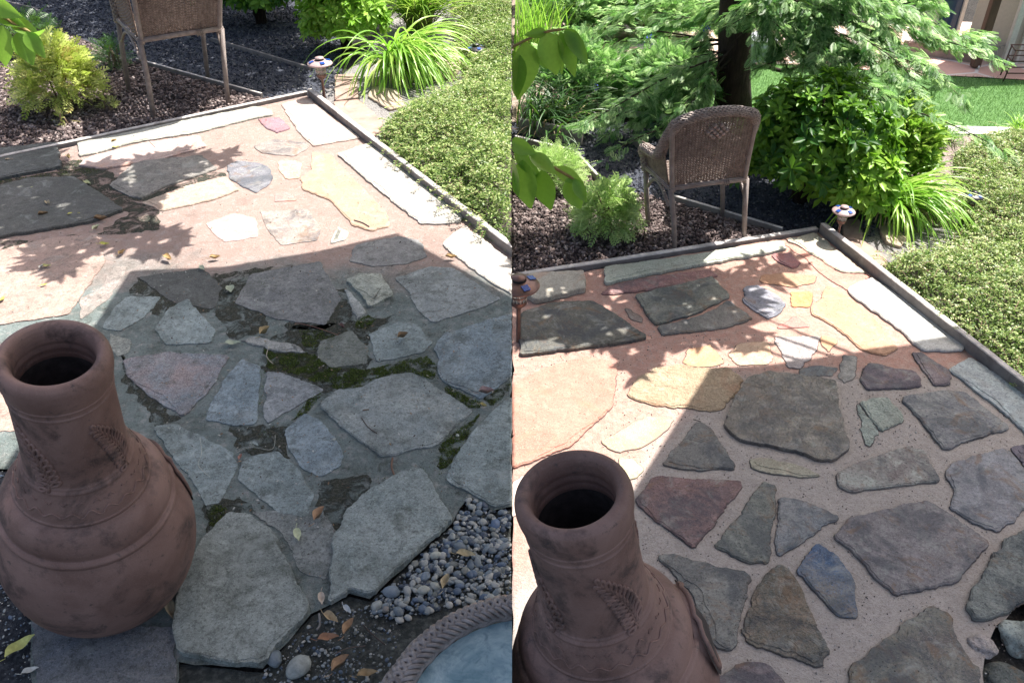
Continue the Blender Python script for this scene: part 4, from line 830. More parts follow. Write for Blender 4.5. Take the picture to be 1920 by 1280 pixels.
def rock(name, px, sz, m, label, cat, z=0, group=None, side=0, seed=0, rz=0, sub=4, am=.22):
    g = G(*px); bm = bmesh.new(); bmesh.ops.create_icosphere(bm, subdivisions=sub, radius=.5); R = Matrix.Rotation(rz, 3, 'Z')
    for v in bm.verts:
        d = 1 + mnoise.noise(v.co * 2.5 + Vector((seed, 0, 0))) * am * 1.5 + mnoise.noise(v.co * 7 + Vector((seed, 3, 0))) * am * .4 + (mnoise.noise(v.co * 22 + Vector((seed, 7, 0))) * am * .15 if sub > 3 else 0); c = v.co * d
        c = R @ Vector((c.x * sz[0], c.y * sz[1], c.z * sz[2])); v.co = c + Vector((g.x, g.y, z + sz[2] * .22))
    if side: bmesh.ops.bisect_plane(bm, geom=bm.verts[:] + bm.edges[:] + bm.faces[:], plane_co=(0, 0, 0), plane_no=(-side, 0, 0), clear_outer=True)
    me = bpy.data.meshes.new(name); bm.to_mesh(me); bm.free(); me.polygons.foreach_set('use_smooth', [True] * len(me.polygons)); me.materials.append(m); o = bpy.data.objects.new(name, me); COL.objects.link(o)
    return tag(o, label, cat, group)
PC = [(.17, .21, .25), (.30, .32, .30), (.10, .15, .24), (.38, .39, .34), (.14, .17, .19), (.22, .20, .18)]
PM = [simple('pebble', c, .45, .2, 60, .15, .001, objc=False) for c in PC]
for i, (px, s, c, w) in enumerate([((734, 1110), .058, 0, 'largest slate blue pebble, left of the plaited table rim'), ((706, 1135), .042, 1, 'pale pebble touching the big broken flagstone corner'), ((747, 1146), .040, 4, 'flat grey pebble next to the plaited rim'), ((794, 1106), .044, 3, 'pale oval pebble above the plaited rim'), ((798, 1080), .042, 0, 'grey blue pebble below the straw coloured leaf'), ((816, 1098), .036, 3, 'cream pebble right of the pale oval one'),
   ((816, 1040), .040, 3, 'pale pebble by the broken edge of the large flagstone'), ((929, 983), .046, 2, 'bright blue pebble, biggest in the upper gravel'), ((862, 1025), .048, 4, 'broad teal grey pebble in the middle of the gravel'), ((872, 1008), .030, 4, 'dark round pebble among the upper gravel'), ((723, 1141), .030, 5, 'brown pebble between two pale pebbles near the rim'), ((885, 950), .034, 1, 'rounded grey pebble at the top corner of gravel'),
   ((900, 946), .032, 0, 'bluish pebble under the patio edge at top of gravel'), ((848, 1005), .030, 1, 'grey pebble tight against the flagstone edge'), ((922, 1032), .032, 4, 'dull pebble right of the straw coloured leaf'), ((626, 826), .020, 1, 'small pale pebble lying on the old flagstones'), ((858, 818), .018, 3, 'tiny white pebble on moss joint'), ((765, 1000), .001, 4, None), ((560, 1250), .085, 1, 'grey stone lump in the dirt at bottom edge'), ((515, 1235), .06, 4, 'dark stone under the thick flagstone corner')]):
    if w: rock('pebble', px, (s * 1.05, s * .78, s * .5), PM[c], w, 'pebble', z=.004 if px[1] < 900 else -.004, group='loose pebbles', side=-1, seed=i * 2.2, rz=i * 1.1, sub=3, am=.12)
M_bould = stone_mat((.09, .10, .095), (.20, .22, .19), (.025, .03, .03), 'rough'); M_bouldp = stone_mat((.20, .22, .20), (.36, .39, .35), (.08, .09, .08), 'rough')
rock('boulder', (1925, 1195), (.16, .13, .10), M_bouldp, 'pale grey green rock at the right edge below the patio', 'rock', z=-.03, seed=3)
rock('boulder', (1905, 1275), (.22, .16, .06), M_bould, 'dark mossy rock in the bottom right corner', 'rock', z=-.05, seed=9)
rock('boulder', (1842, 1208), (.08, .09, .05), stone_mat((.28, .235, .22), (.34, .30, .28), (.16, .14, .13), 'rough'), 'small pinkish rock at the crumbled patio corner', 'rock', z=-.015, seed=14)
rock('boulder', (852, 48), (.30, .20, .16), simple('grey boulder', (.45, .43, .42), .85, .2, 9, .8, .02), 'pale grey rock behind strappy grass at the top of old side', 'rock', z=-.03, seed=5, side=-1)

M_step = simple('stepping stone', (.36, .24, .20), .85, .2, 6, .5, .006, alt=(.43, .32, .26), dirt=(.25, .18, .15)); M_step2 = simple('tan stepping stone', (.40, .32, .24), .85, .2, 6, .5, .006)
M_lt = simple('pale gravel', (.22, .21, .205), .95, .45, 90, 1, .008, alt=(.42, .40, .385), dirt=(.12, .11, .10))
sheet('side_path', [(580, 182), (665, 118), (800, -60), (962, -60), (962, 200), (800, 330), (720, 290)], -.02, M_lt, -1)
sheet('side_path', [(1540, 438), (1640, 400), (1700, 300), (1700, 225), (1925, 225), (1925, 400), (1760, 480), (1700, 580)], -.02, M_lt, 1)
for px, m, lb in (([(625, 190), (672, 186), (718, 225), (712, 246), (690, 262), (630, 210)], M_step, 'pink stepping stone outside the corner of old patio'), ([(628, 140), (668, 138), (672, 182), (628, 188)], M_step, 'square pink stepping stone behind the solar light, old side'), ([(700, 160), (745, 168), (760, 200), (730, 205), (690, 180)], M_step2, 'tan stepping stone under the strappy grass, old side'), ([(815, 95), (858, 85), (868, 115), (850, 150), (812, 140)], M_step2, 'tan stepping stone right of strappy grass, old side'),
    ([(1585, 452), (1615, 448), (1662, 480), (1665, 500), (1642, 505), (1590, 468)], M_step, 'pink stepping stone outside the corner of cleaned patio'), ([(1578, 410), (1612, 408), (1618, 446), (1584, 450)], M_step, 'square pink stepping stone behind the solar light, cleaned side'), ([(1648, 420), (1672, 416), (1700, 445), (1690, 462), (1660, 452)], M_step2, 'tan stepping stone under the strappy grass, cleaned side'), ([(1742, 372), (1785, 376), (1788, 405), (1760, 412), (1745, 400)], M_step2, 'tan stepping stone right of strappy grass, cleaned side'), ([(1728, 335), (1770, 338), (1778, 356), (1740, 362)], M_step2, 'farthest stepping stone in the row beside strappy grass')):
    tag(slab('stepping_stone', GP(px), -.03, .0, m, side=-1 if px[0][0] < 960 else 1, amp=.01), lb, 'stepping stone', 'stepping stones')
# lawn and terrace (cleaned side)
def lawn_mat():
    m, nt, b = newmat('lawn'); P = pos(nt); n1 = noise(nt, P, 5, 5, .6); n2 = noise(nt, P, 60, 5, .8); c = mix(nt, ramp(nt, n1, .35, .65), (.06, .15, .035), (.09, .20, .05)); c = mix(nt, ramp(nt, n2, .45, .62), c, (.17, .32, .11)); set_bsdf(nt, b, c, .85, bump(nt, n2, 1, .02), .2); return m
LAWN = [(1180, 205), (1400, 232), (1560, 240), (1705, 232), (1925, 238), (2600, 250), (2600, 158), (1925, 149), (1800, 142), (1700, 138), (1550, 122), (1395, 118), (1180, 100)]
sheet('lawn', LAWN, -.012, lawn_mat(), 1)
g = GP(LAWN); q = sample(g, 36000); blade = (np.array([(0, -.05, 0), (0, .05, 0), (.25, 0, 1.0)]), np.array([(0, 1, 2)])); n = len(q)
M_grass = leaf_mat('grass', (.05, .14, .03), (.17, .33, .10), .3, .5)
tag(scatter('grass', *blade, np.stack([q[:, 0], q[:, 1], np.full(n, -.012)], 1), rot_batch(n, np.tile([[0, 0, 1.]], (n, 1)), .35), rng.uniform(.02, .035, n), M_grass, side=1), 'bright mown lawn behind the shrubs', 'lawn', kind='stuff')
M_conc = simple('concrete edging', (.50, .50, .48), .9, .15, 20, .4, .004)
sheet('lawn_edging', [(1180, 205), (1400, 232), (1560, 240), (1705, 232), (1925, 238), (2600, 250), (2600, 266), (1925, 252), (1705, 246), (1560, 254), (1400, 246), (1180, 218)], -.006, M_conc, 1, amp=.003)
sheet('garden_bed', [(1690, 250), (1925, 254), (1925, 420), (1700, 420)], -.014, simple('pinkish mulch soil', (.30, .23, .21), .95, .4, 60, 1, .01, alt=(.42, .34, .31)), 1)
def terrace_mat():
    m, nt, b = newmat('terrace flagstones'); P = pos(nt); v = N(nt, 'ShaderNodeTexVoronoi', feature='DISTANCE_TO_EDGE', Scale=2.6); v2 = N(nt, 'ShaderNodeTexVoronoi', Scale=2.6)
    for k in (v, v2): nt.links.new(P, k.inputs['Vector'])
    hs = N(nt, 'ShaderNodeSeparateXYZ'); nt.links.new(v2.outputs['Color'], hs.inputs[0]); c = mix(nt, hs.outputs[0], (.52, .30, .24), (.66, .50, .40)); c = mix(nt, ramp(nt, v.outputs['Distance'], .02, .05), (.62, .55, .5), c); set_bsdf(nt, b, c, .8, bump(nt, noise(nt, P, 40, 4), .3, .004)); return m
sheet('terrace', [(1180, 100), (1395, 117), (1550, 121), (1700, 137), (1800, 141), (1925, 148), (2600, 157), (2600, 60), (1800, 40), (1180, 60)], -.008, terrace_mat(), 1, amp=.01)
sheet('bare_ground', [(960, 225), (1180, 215), (1180, 60), (960, -60)], -.015, simple('pale dry ground', (.22, .17, .13), .9, .35, 20, .8, .01, alt=(.42, .33, .28)), 1)

# ------------------------------------------------------------------ house, deck, post, hose, plant stand
M_wall = simple('beige stucco', (.52, .46, .40), .9, .05, 40, .4, .002); M_wood = simple('dark timber', (.13, .075, .055), .8, .3, 9, .5, .004, (1, 1, .3)); M_trim = simple('pale trim', (.66, .62, .57), .7, .08, 20, .1, .001)
M_win = newmat('window glass')[0]; set_bsdf(M_win.node_tree, M_win.node_tree.nodes['Principled BSDF'], (.03, .06, .12), .05, None, .9); M_deck = simple('deck timber', (.34, .26, .23), .85, .25, 12, .4, .003); M_wire = simple('rusty wire', (.10, .05, .04), .6)
A = G(1880, 121); Bp = G(1806, 97); HH = 1.5
u = (A - Bp).normalized(); nr = Vector((u.y, -u.x, 0))
hs = empty('house', A, 'beige stucco house corner with pale trim, at the top right corner', 'house')
def wallbox(name, p, q, th, z0, z1, m, parent, off=0.0, back=1):
    d = (q - p).normalized(); n_ = Vector((-d.y, d.x, 0)) * back; mb = MB(); a, b2, c, e = p - n_ * off, q - n_ * off, q + n_ * th, p + n_ * th
    V = [Vector((v.x, v.y, z0)) for v in (a, b2, c, e)] + [Vector((v.x, v.y, z1)) for v in (a, b2, c, e)]
    mb.add(V, [(0, 1, 2, 3), (7, 6, 5, 4), (0, 4, 5, 1), (1, 5, 6, 2), (2, 6, 7, 3), (3, 7, 4, 0)]); return mb.build(name, m, parent, smooth=False)
C2 = A + Vector((2.6, .25, 0)); B2 = Bp - u * .02
wallbox('wall', Bp, A, .12, -.03, HH, M_wall, hs); wallbox('wall', A + Vector((.03, .0, 0)), C2, .12, -.03, HH, M_wall, hs, -.02)
mb = MB(); mb.box(A + Vector((.0, -.012, HH / 2)), (.05, .045, HH)); mb.build('corner_trim', M_trim, hs, smooth=False); mb = MB(); mb.box(A + Vector((.11, -.0, HH / 2)), (.022, .03, HH)); mb.build('corner_trim', M_trim, hs, smooth=False)
D = Bp + Vector((-.02, .20, 0)); w = empty('glass_door', D, 'dark blue glass door beside the beige wall, partly behind redwood sprays', 'door')
mb = MB(); mb.box(D + Vector((-.11, 0, .5)), (.20, .02, .96)); mb.build('pane', M_win, w, smooth=False)
for dx in (-.225, .0): mb = MB(); mb.box(D + Vector((dx, -.01, .5)), (.03, .05, 1.0)); mb.build('frame', M_trim, w, smooth=False)
pb = G(1828, 125); mb = MB(); R = Matrix.Rotation(.0, 3, 'Y'); mb.box(pb + Vector((0, 0, .75)), (.07, .07, 1.5)); tag(mb.build('wooden_post', M_wood, smooth=False, bevel=.004), 'dark brown timber post standing in front of beige wall', 'post')
d1, d2 = G(1690, 97), G(1826, 117); dk = empty('deck_step', d1, 'low grey brown timber deck step left of the dark post', 'deck'); dd = (d2 - d1); dn = Vector((-dd.y, dd.x, 0)).normalized()
mb = MB()
for i in range(12):
    p = d1 + dd * ((i + .5) / 12) + dn * .20; mb.box(p + Vector((0, 0, .095)), (dd.length / 12 * .88, .42, .018), R=Matrix.Rotation(math.atan2(dd.y, dd.x), 3, 'Z'))
mb.build('plank_top', M_deck, dk, smooth=False); wallbox('riser', d1, d2, .03, -.01, .085, M_deck, dk)
pts = smooth_path([G(1826, 128, .0) + Vector((.02, -.04, .012)), G(1838, 118, .02), G(1848, 105, .08), G(1854, 96, .14), G(1853, 93, .17)]); mb = MB(); mb.tube(pts, .008, 6); tag(mb.build('garden_hose', M_trim), 'pale garden hose hanging beside the dark post', 'hose')
tp = G(1861, 120); mb = MB(); mb.tube([tp, tp + Vector((0, 0, .16))], .009, 6); mb.tube([tp + Vector((-.02, -.01, .16)), tp + Vector((.09, .0, .165)), tp + Vector((.085, 0, .0))], .007, 6); mb.tube([tp + Vector((-.03, 0, .13)), tp + Vector((.03, 0, .14))], .008, 6); tag(mb.build('water_tap', simple('dull pipe', (.40, .36, .32), .5)), 'small standing water pipe at the foot of beige wall', 'tap')
sp = G(1905, 148); ps = empty('wire_stand', sp, 'thin dark wire plant stand on the lawn edge at the right border', 'stand'); mb = MB(); mb2 = MB()
for (x, y) in ((-.10, -.04), (-.06, .12), (.24, -.05), (.25, .12)): mb = MB(); mb.tube([sp + Vector((x * 1.25, y, -.01)), sp + Vector((x, y, .25))], .006, 6); mb.build('leg', M_wire, ps)
for z in (.06, .16, .25): mb2.tube([sp + Vector((-.11, -.04, z)), sp + Vector((.26, -.05, z)), sp + Vector((.26, .12, z)), sp + Vector((-.07, .12, z)), sp + Vector((-.11, -.04, z))], .0055, 6)
mb2.build('shelf_ring', M_wire, ps)
rb = G(1422, 112); mb = MB(); prof = [(.16 + .007 * math.sin(i * 1.2), .012 * i) for i in range(18)]; mb.lathe(prof, 40, Matrix.Translation(rb)); mb.lathe([(.16, .2), (.0, .19)], 40, Matrix.Translation(rb)); tag(mb.build('raised_bed', simple('galvanised steel', (.5, .52, .55), .4, .1, 10, .1, .001, metallic=.5)), 'small corrugated metal planter right of the redwood trunk', 'planter')
# ------------------------------------------------------------------ plants
def fibre(px_): return px_
M_thuja = leaf_mat('golden conifer', (.50, .60, .12), (.80, .82, .32), .35, .5, c3=(.55, .40, .16)); M_fern = leaf_mat('light fern conifer', (.36, .55, .16), (.66, .80, .36), .35, .5)
M_euon = leaf_mat('shaded glossy leaf', (.025, .11, .01), (.20, .40, .04), .35, .42, spec=.3); M_euon_lit = leaf_mat('sunlit glossy leaf', (.20, .42, .03), (.38, .60, .09), .4, .38, spec=.35)  # one leaf in two painted tones, darker for shade, brighter for sun
M_red = leaf_mat('redwood needles', (.06, .21, .05), (.52, .76, .34), .5, .45, c3=(.65, .82, .42)); M_strap = leaf_mat('strap leaf', (.20, .44, .04), (.42, .64, .12), .45, .35, c3=(.5, .55, .2))
M_cov = leaf_mat('small cover leaf', (.10, .19, .04), (.46, .56, .20), .35, .42, c3=(.60, .62, .34), spec=.3); M_dkgr = leaf_mat('dark grass', (.03, .09, .02), (.07, .17, .04), .3, .4); M_yel = leaf_mat('yellow green leaf', (.16, .32, .04), (.46, .62, .12), .45, .4); M_hedge = leaf_mat('far leaf', (.025, .10, .02), (.10, .24, .06), .25, .45, c3=(.34, .50, .20))
def blob_points(n, c, r, top=.35, shell=.55):
    d = rng.normal(size=(n, 3)); d /= np.linalg.norm(d, axis=1, keepdims=True); d[:, 2] = np.abs(d[:, 2]) * 1.0 - .15
    k = 1 - shell * rng.random(n) ** 1.8; lump = np.array([1 + .28 * mnoise.noise(Vector(v) * 2.3 + Vector(c)) + .12 * mnoise.noise(Vector(v) * 6 + Vector(c)) for v in d])
    P = np.array(c) + d * (k * lump)[:, None] * np.array(r); return P, d
def stems(c, r, n, m, parent, rad=.008, h=None):
    mb = MB()
    for i in range(n):
        a = random.uniform(0, 6.28); e = Vector((c[0] + math.cos(a) * r[0] * .7 * random.random(), c[1] + math.sin(a) * r[1] * .7 * random.random(), c[2] + r[2] * random.uniform(.2, .8))); b = Vector((c[0] + random.uniform(-.04, .04), c[1] + random.uniform(-.04, .04), -.02)); mb.tube([b, (b + e) / 2 + Vector((0, 0, .04)), e], [rad, rad * .8, rad * .4], 6)
    mb.build('stem', m, parent)
def shrub(name, base, r, cz, n, tpl, size, m, label, cat='shrub', spread=.5, side=0, keep=None, out=.7, group=None, shell=.55, ns=14):
    t = empty(name, base, label, cat, group); c = (base.x, base.y, cz); P, d = blob_points(n, c, r, shell=shell); ok = P[:, 2] > .01
    if keep is not None: ok &= keep(P)
    P, d = P[ok], d[ok]; k = len(P); x = d * np.array([1, 1, .8]) + rng.normal(size=(k, 3)) * spread + np.array([0, 0, .25]); x /= np.linalg.norm(x, axis=1, keepdims=True)
    up = np.array([0, 0, 1.]) + rng.normal(size=(k, 3)) * .4 + d * .4; y = np.cross(up, x); y /= np.linalg.norm(y, axis=1, keepdims=True) + 1e-9; z = np.cross(x, y)
    scatter('foliage', *tpl, P, np.stack([x, y, z], 2), rng.uniform(.65, 1.25, k) * size, m, t, side=side); stems(c, r, ns, M_twig, t); return t
def whorl_tpl(n=7):
    V = []; Fc = []; lv, lf = LEAF_OB
    for i in range(n):
        a = 2 * math.pi * i / n + .3 * (i % 2); el = .55 if i % 2 else .15; R = Matrix.Rotation(a, 3, 'Z') @ Matrix.Rotation(-el, 3, 'Y'); b = len(V)
        V += [tuple(R @ Vector(v)) for v in lv]; Fc += [tuple(k + b for k in f) for f in lf]
    return np.array(V), np.array(Fc)
WHORL = whorl_tpl()
def whorl_bush(name, base, r, cz, n, size, m, label, side=0, keep=None, shell=.5, cat='shrub'):
    t = empty(name, base, label, cat); c = (base.x, base.y, cz); P, d = blob_points(n, c, r, shell=shell); ok = P[:, 2] > .03
    if keep is not None: ok &= keep(P)
    P, d = P[ok], d[ok]; k = len(P); R = rot_batch(k, d + np.array([0, 0, .5]), .25); scatter('foliage', *WHORL, P, R, rng.uniform(.6, 1.2, k) * size, m, t, side=side, smooth=True); stems(c, r, 16, M_bark, t, .012); return t
# left photo side
b_ = G(125, 200); hh = hz(b_, 70)
FRONDW = frond_tpl(5, .40, .13, .3, .8)
shrub('golden_shrub', b_, (.27, .25, .36), .17, 850, FRONDW, .12, M_thuja, 'rounded golden green conifer shrub left of cropped wicker chair', out=.8)
b_ = G(545, 85); whorl_bush('glossy_shrub', G(490, 40), (.62, .40, .62), .34, 1300, .095, M_euon, 'dark glossy leaved shrub behind cropped wicker chair, old side', side=-1)
whorl_bush('glossy_shrub', G(652, 92), (.36, .30, .50), .28, 850, .095, M_euon_lit, 'sunlit glossy leaved shrub above the solar light, old side', side=-1)
b_ = G(1530, 395); whorl_bush('glossy_shrub', G(1500, 372), (.50, .38, .52), .30, 900, .085, M_euon, 'wide glossy leaved shrub behind and right of whole wicker chair', side=1)
whorl_bush('glossy_shrub', G(1595, 405), (.22, .18, .33), .18, 330, .085, M_euon_lit, 'sunlit glossy leaved shrub above the solar light, cleaned side', side=1)
shrub('yellow_shrub', G(1672, 338), (.21, .24, .36), .18, 3000, LEAF_M, .07, M_yel, 'yellow green narrow leaved shrub right of the glossy shrub', side=1)
shrub('fern_shrub', G(1135, 438), (.17, .13, .26), .09, 620, FRONDW, .08, M_fern, 'bright feathery fern leaved shrub left of whole wicker chair', side=1)
shrub('fern_shrub', G(1035, 345), (.22, .12, .20), .05, 600, FROND, .09, M_fern, 'low feathery shrub behind the hanging cherry leaves', side=1)
shrub('leafy_plant', G(215, 128), (.12, .12, .2), .06, 120, FROND, .11, M_dkgr, 'dark ferny sprig between golden shrub and cropped chair', side=-1, ns=4)
shrub('leafy_plant', G(45, 95), (.35, .25, .28), .06, 340, FROND, .14, M_dkgr, 'dark ferny plant behind the golden shrub at the left border', side=-1)
for px, lb in (((122, 232), 'tiny green seedling in mulch just below golden shrub'), ((205, 205), 'tiny green seedling in mulch right of golden shrub')): shrub('seedling', G(*px), (.05, .05, .09), .02, 26, FROND, .07, M_thuja, lb, 'seedling', ns=2)
# strappy grasses
def ribbons(base, n, L, w, m, name, parent, az=None, el=(.7, 1.4), droop=1.0, side=0, seg=12, sp=.05, seed=1):
    r = random.Random(seed); V = []; Fc = []; T = []
    for i in range(n):
        a = r.uniform(0, 6.283) if az is None else r.gauss(az[0], az[1]); e = r.uniform(*el); l = L * r.uniform(.55, 1.1); p = Vector(base) + Vector((r.gauss(0, sp), r.gauss(0, sp), 0)); d = Vector((math.cos(a) * math.cos(e), math.sin(a) * math.cos(e), math.sin(e))); hd = Vector((math.cos(a), math.sin(a), 0)); sd = Vector((-math.sin(a), math.cos(a), 0)); dr = droop * r.uniform(.7, 1.3); tw = r.uniform(-.5, .5); tt = r.random(); loc = []
        for k in range(seg + 1):
            t = k / seg; ww = w * (min(1, .5 + t * 2)) * (1 - t ** 2.5) + .0008; s2 = (sd + Vector((0, 0, tw))).normalized(); loc += [p - s2 * ww, p + hd * .0 + Vector((0, 0, -ww * .5)), p + s2 * ww]; e2 = e - dr * t * 2.1; dd_ = hd * math.cos(e2) + Vector((0, 0, math.sin(e2))); p = p + dd_ * l / seg; p.z = max(p.z, .006)
        if side and min(v.x * side for v in loc) < 0: continue
        b = len(V); V += loc; T += [tt] * len(loc)
        for k in range(seg): a0 = b + k * 3; Fc += [(a0, a0 + 1, a0 + 4, a0 + 3), (a0 + 1, a0 + 2, a0 + 5, a0 + 4)]
    return mesh_obj(name, np.array([tuple(v) for v in V]), np.array(Fc), m, parent, True, T)
def grass(px, n, L, w, m, label, az=None, side=0, **k):
    b_ = G(*px); t = empty('strap_grass', b_, label, 'grass plant'); ribbons(b_, n, L, w, m, 'leaves', t, az, side=side, **k); ribbons(b_, n // 3, L * .5, w * .7, simple('dry blade', (.40, .31, .17)), 'dry_leaves', t, az, side=side, seed=4, **{q: v for q, v in k.items() if q != 'seed'}); return t
grass((742, 135), 240, .98, .0115, M_strap, 'fountain of long strap leaves between glossy shrub and ground cover, old side', (-.75, .95), -1, el=(.85, 1.45), droop=1.25)
grass((1660, 395), 240, .66, .0075, M_strap, 'fountain of long strap leaves between yellow shrub and ground cover, cleaned side', (-.65, .85), 1, el=(.8, 1.4), droop=1.15)
grass((785, 55), 380, .95, .008, M_yel, 'yellow green grass clump behind the strap leaves at the top edge, old side', None, -1, el=(.9, 1.5), droop=.6, seed=9)
grass((1765, 262), 130, .17, .004, M_strap, 'small round grass tuft by the concrete lawn edge', None, 1, el=(.6, 1.4), droop=.6, sp=.03)
grass((1908, 252), 120, .19, .004, M_strap, 'small grass tuft at the right border by the lawn edge', None, 1, el=(.6, 1.4), droop=.6, sp=.03)
grass((1020, 235), 340, .55, .006, M_dkgr, 'dark grass clump beside the shaded path under cherry leaves', None, 1, el=(.6, 1.5), droop=.7, sp=.12, seed=3)
grass((985, 110), 200, .75, .006, M_strap, 'tall upright reeds at the far end left of the redwood', None, 1, el=(1.2, 1.55), droop=.25, sp=.14, seed=5)
# ground cover masses
def cover(name, px, label, hgt, n, size, side, edge=.12, n2=600):
    g = GP(px); poly = np.array([[p.x, p.y] for p in g]); q = sample(g, n)
    def dist(P):
        d = np.full(len(P), 9.)
        for i in range(len(poly)):
            a, b = poly[i], poly[(i + 1) % len(poly)]
            if abs(a[0]) < .02 and abs(b[0]) < .02: continue
            ab = b - a; t = np.clip(((P - a) @ ab) / (ab @ ab + 1e-12), 0, 1); d = np.minimum(d, np.linalg.norm(P - a - t[:, None] * ab, axis=1))
        return d
    def height(P):
        d = dist(P); e = 1 - np.exp(-d / edge); nz = np.array([mnoise.noise(Vector((x * 3.2, y * 3.2, 2))) * .55 + mnoise.noise(Vector((x * 9, y * 9, 5))) * .5 + mnoise.noise(Vector((x * 22, y * 22, 5))) * .3 for x, y in P]); return hgt * e * (1 + nz)
    h = height(q); z = h * (1 - .75 * rng.random(n) ** 2.2) + .004; P = np.stack([q[:, 0] + rng.normal(size=n) * .012, q[:, 1] + rng.normal(size=n) * .012, z], 1); R = rot_batch(n, np.tile([[0, 0, .9]], (n, 1)), .5)
    o = scatter(name, *LEAF_S, P, R, rng.uniform(.6, 1.3, n) * size, M_cov, side=side); tag(o, label, 'ground cover', kind='stuff')
    mb = MB(); q2 = sample(g, n2); h2 = height(q2)   # arching twigs with leaves standing proud of the mass
    LP = []; LR = []
    for (x, y), hh_ in zip(q2, h2):
        if abs(x) < .1: continue
        a = random.uniform(0, 6.28); l = random.uniform(.05, .13); b = Vector((x, y, hh_ * .7)); m_ = b + Vector((math.cos(a) * l * .6, math.sin(a) * l * .6, l * .45)); e = b + Vector((math.cos(a) * l * 1.2, math.sin(a) * l * 1.2, l * .35)); path = smooth_path([b, m_, e], 4); mb.tube(path, .0014, 4, cap=False)
        for k in range(len(path)):
            for s in (-1, 1): LP.append(tuple(path[k])); LR.append((math.cos(a + s * 1.1), math.sin(a + s * 1.1), .25))
    mb.build(name + '_twigs', simple('cover twig', (.22, .12, .08)), o)
    LP = np.array(LP); X = np.array(LR); X /= np.linalg.norm(X, axis=1, keepdims=True); Z = np.tile([[0, 0, 1.]], (len(X), 1)) + rng.normal(size=X.shape) * .3; Y = np.cross(Z, X); Y /= np.linalg.norm(Y, axis=1, keepdims=True); Z = np.cross(X, Y)
    scatter(name + '_sprigs', *LEAF_S, LP, np.stack([X, Y, Z], 2), size * rng.uniform(.6, 1.1, len(LP)), M_cov, o, side=side)
    mesh_obj('under', [(p.x, p.y, .002) for p in g], [tuple(range(len(g)))], M_lav, o, smooth=False)
cover('ground_cover', [(959, 472), (918, 448), (852, 396), (788, 345), (730, 297), (712, 252), (745, 222), (800, 200), (845, 180), (872, 150), (862, 100), (850, 60), (850, 20), (850, -90), (959, -90)], 'small leaved ground cover spilling over the edging at old side', .19, 80000, .024, -1, n2=1800)
cover('ground_cover', [(1650, 512), (1690, 482), (1760, 480), (1800, 440), (1800, 400), (1790, 340), (1790, 290), (1830, 262), (1925, 262), (2300, 300), (2600, 1100), (2250, 960), (1925, 732), (1850, 672), (1785, 620), (1722, 574)], 'small leaved ground cover spilling over the edging at cleaned side', .15, 110000, .019, 1, n2=2600)
# redwood ------------------------------------------------------------------
rb_ = G(1375, 205); FROND2 = frond_tpl(9, .30, .075, .08, 1.05)
tr = empty('redwood_tree', rb_, 'redwood with thick dark trunk and feathery low branches behind the whole chair', 'tree'); mb = MB()
mb.tube([rb_ + Vector((0, 0, -.05)), AT(1376, 150, rb_.y), AT(1378, 40, rb_.y), AT(1382, -100, rb_.y), AT(1385, -260, rb_.y)], [.155, .125, .12, .10, .06], 20)
tk = mb.build('trunk', M_bark, tr)
mb = MB(); tips = []
def spray(p0, p1, sag=.12, r=.012): path = smooth_path([p0, (Vector(p0) + Vector(p1)) / 2 + Vector((0, 0, sag)), p1], 7); mb.tube(path, [r * (1 - .8 * i / len(path)) for i in range(len(path))], 6); return path
FP = []; FX = []
def fronds(path, n, L):
    for i in range(n):
        k = random.randrange(1, len(path)); p = path[k] + Vector((random.gauss(0, .02), random.gauss(0, .02), random.gauss(0, .015))); d = (path[k] - path[k - 1]).normalized(); s = random.choice((-1, 1)); sd = Vector((-d.y, d.x, 0)) * s; x = (d * random.uniform(.3, 1.1) + sd * random.uniform(.3, 1.0) + Vector((0, 0, random.uniform(-.45, .15)))).normalized(); FP.append((*p, L * random.uniform(.6, 1.25))); FX.append(tuple(x))
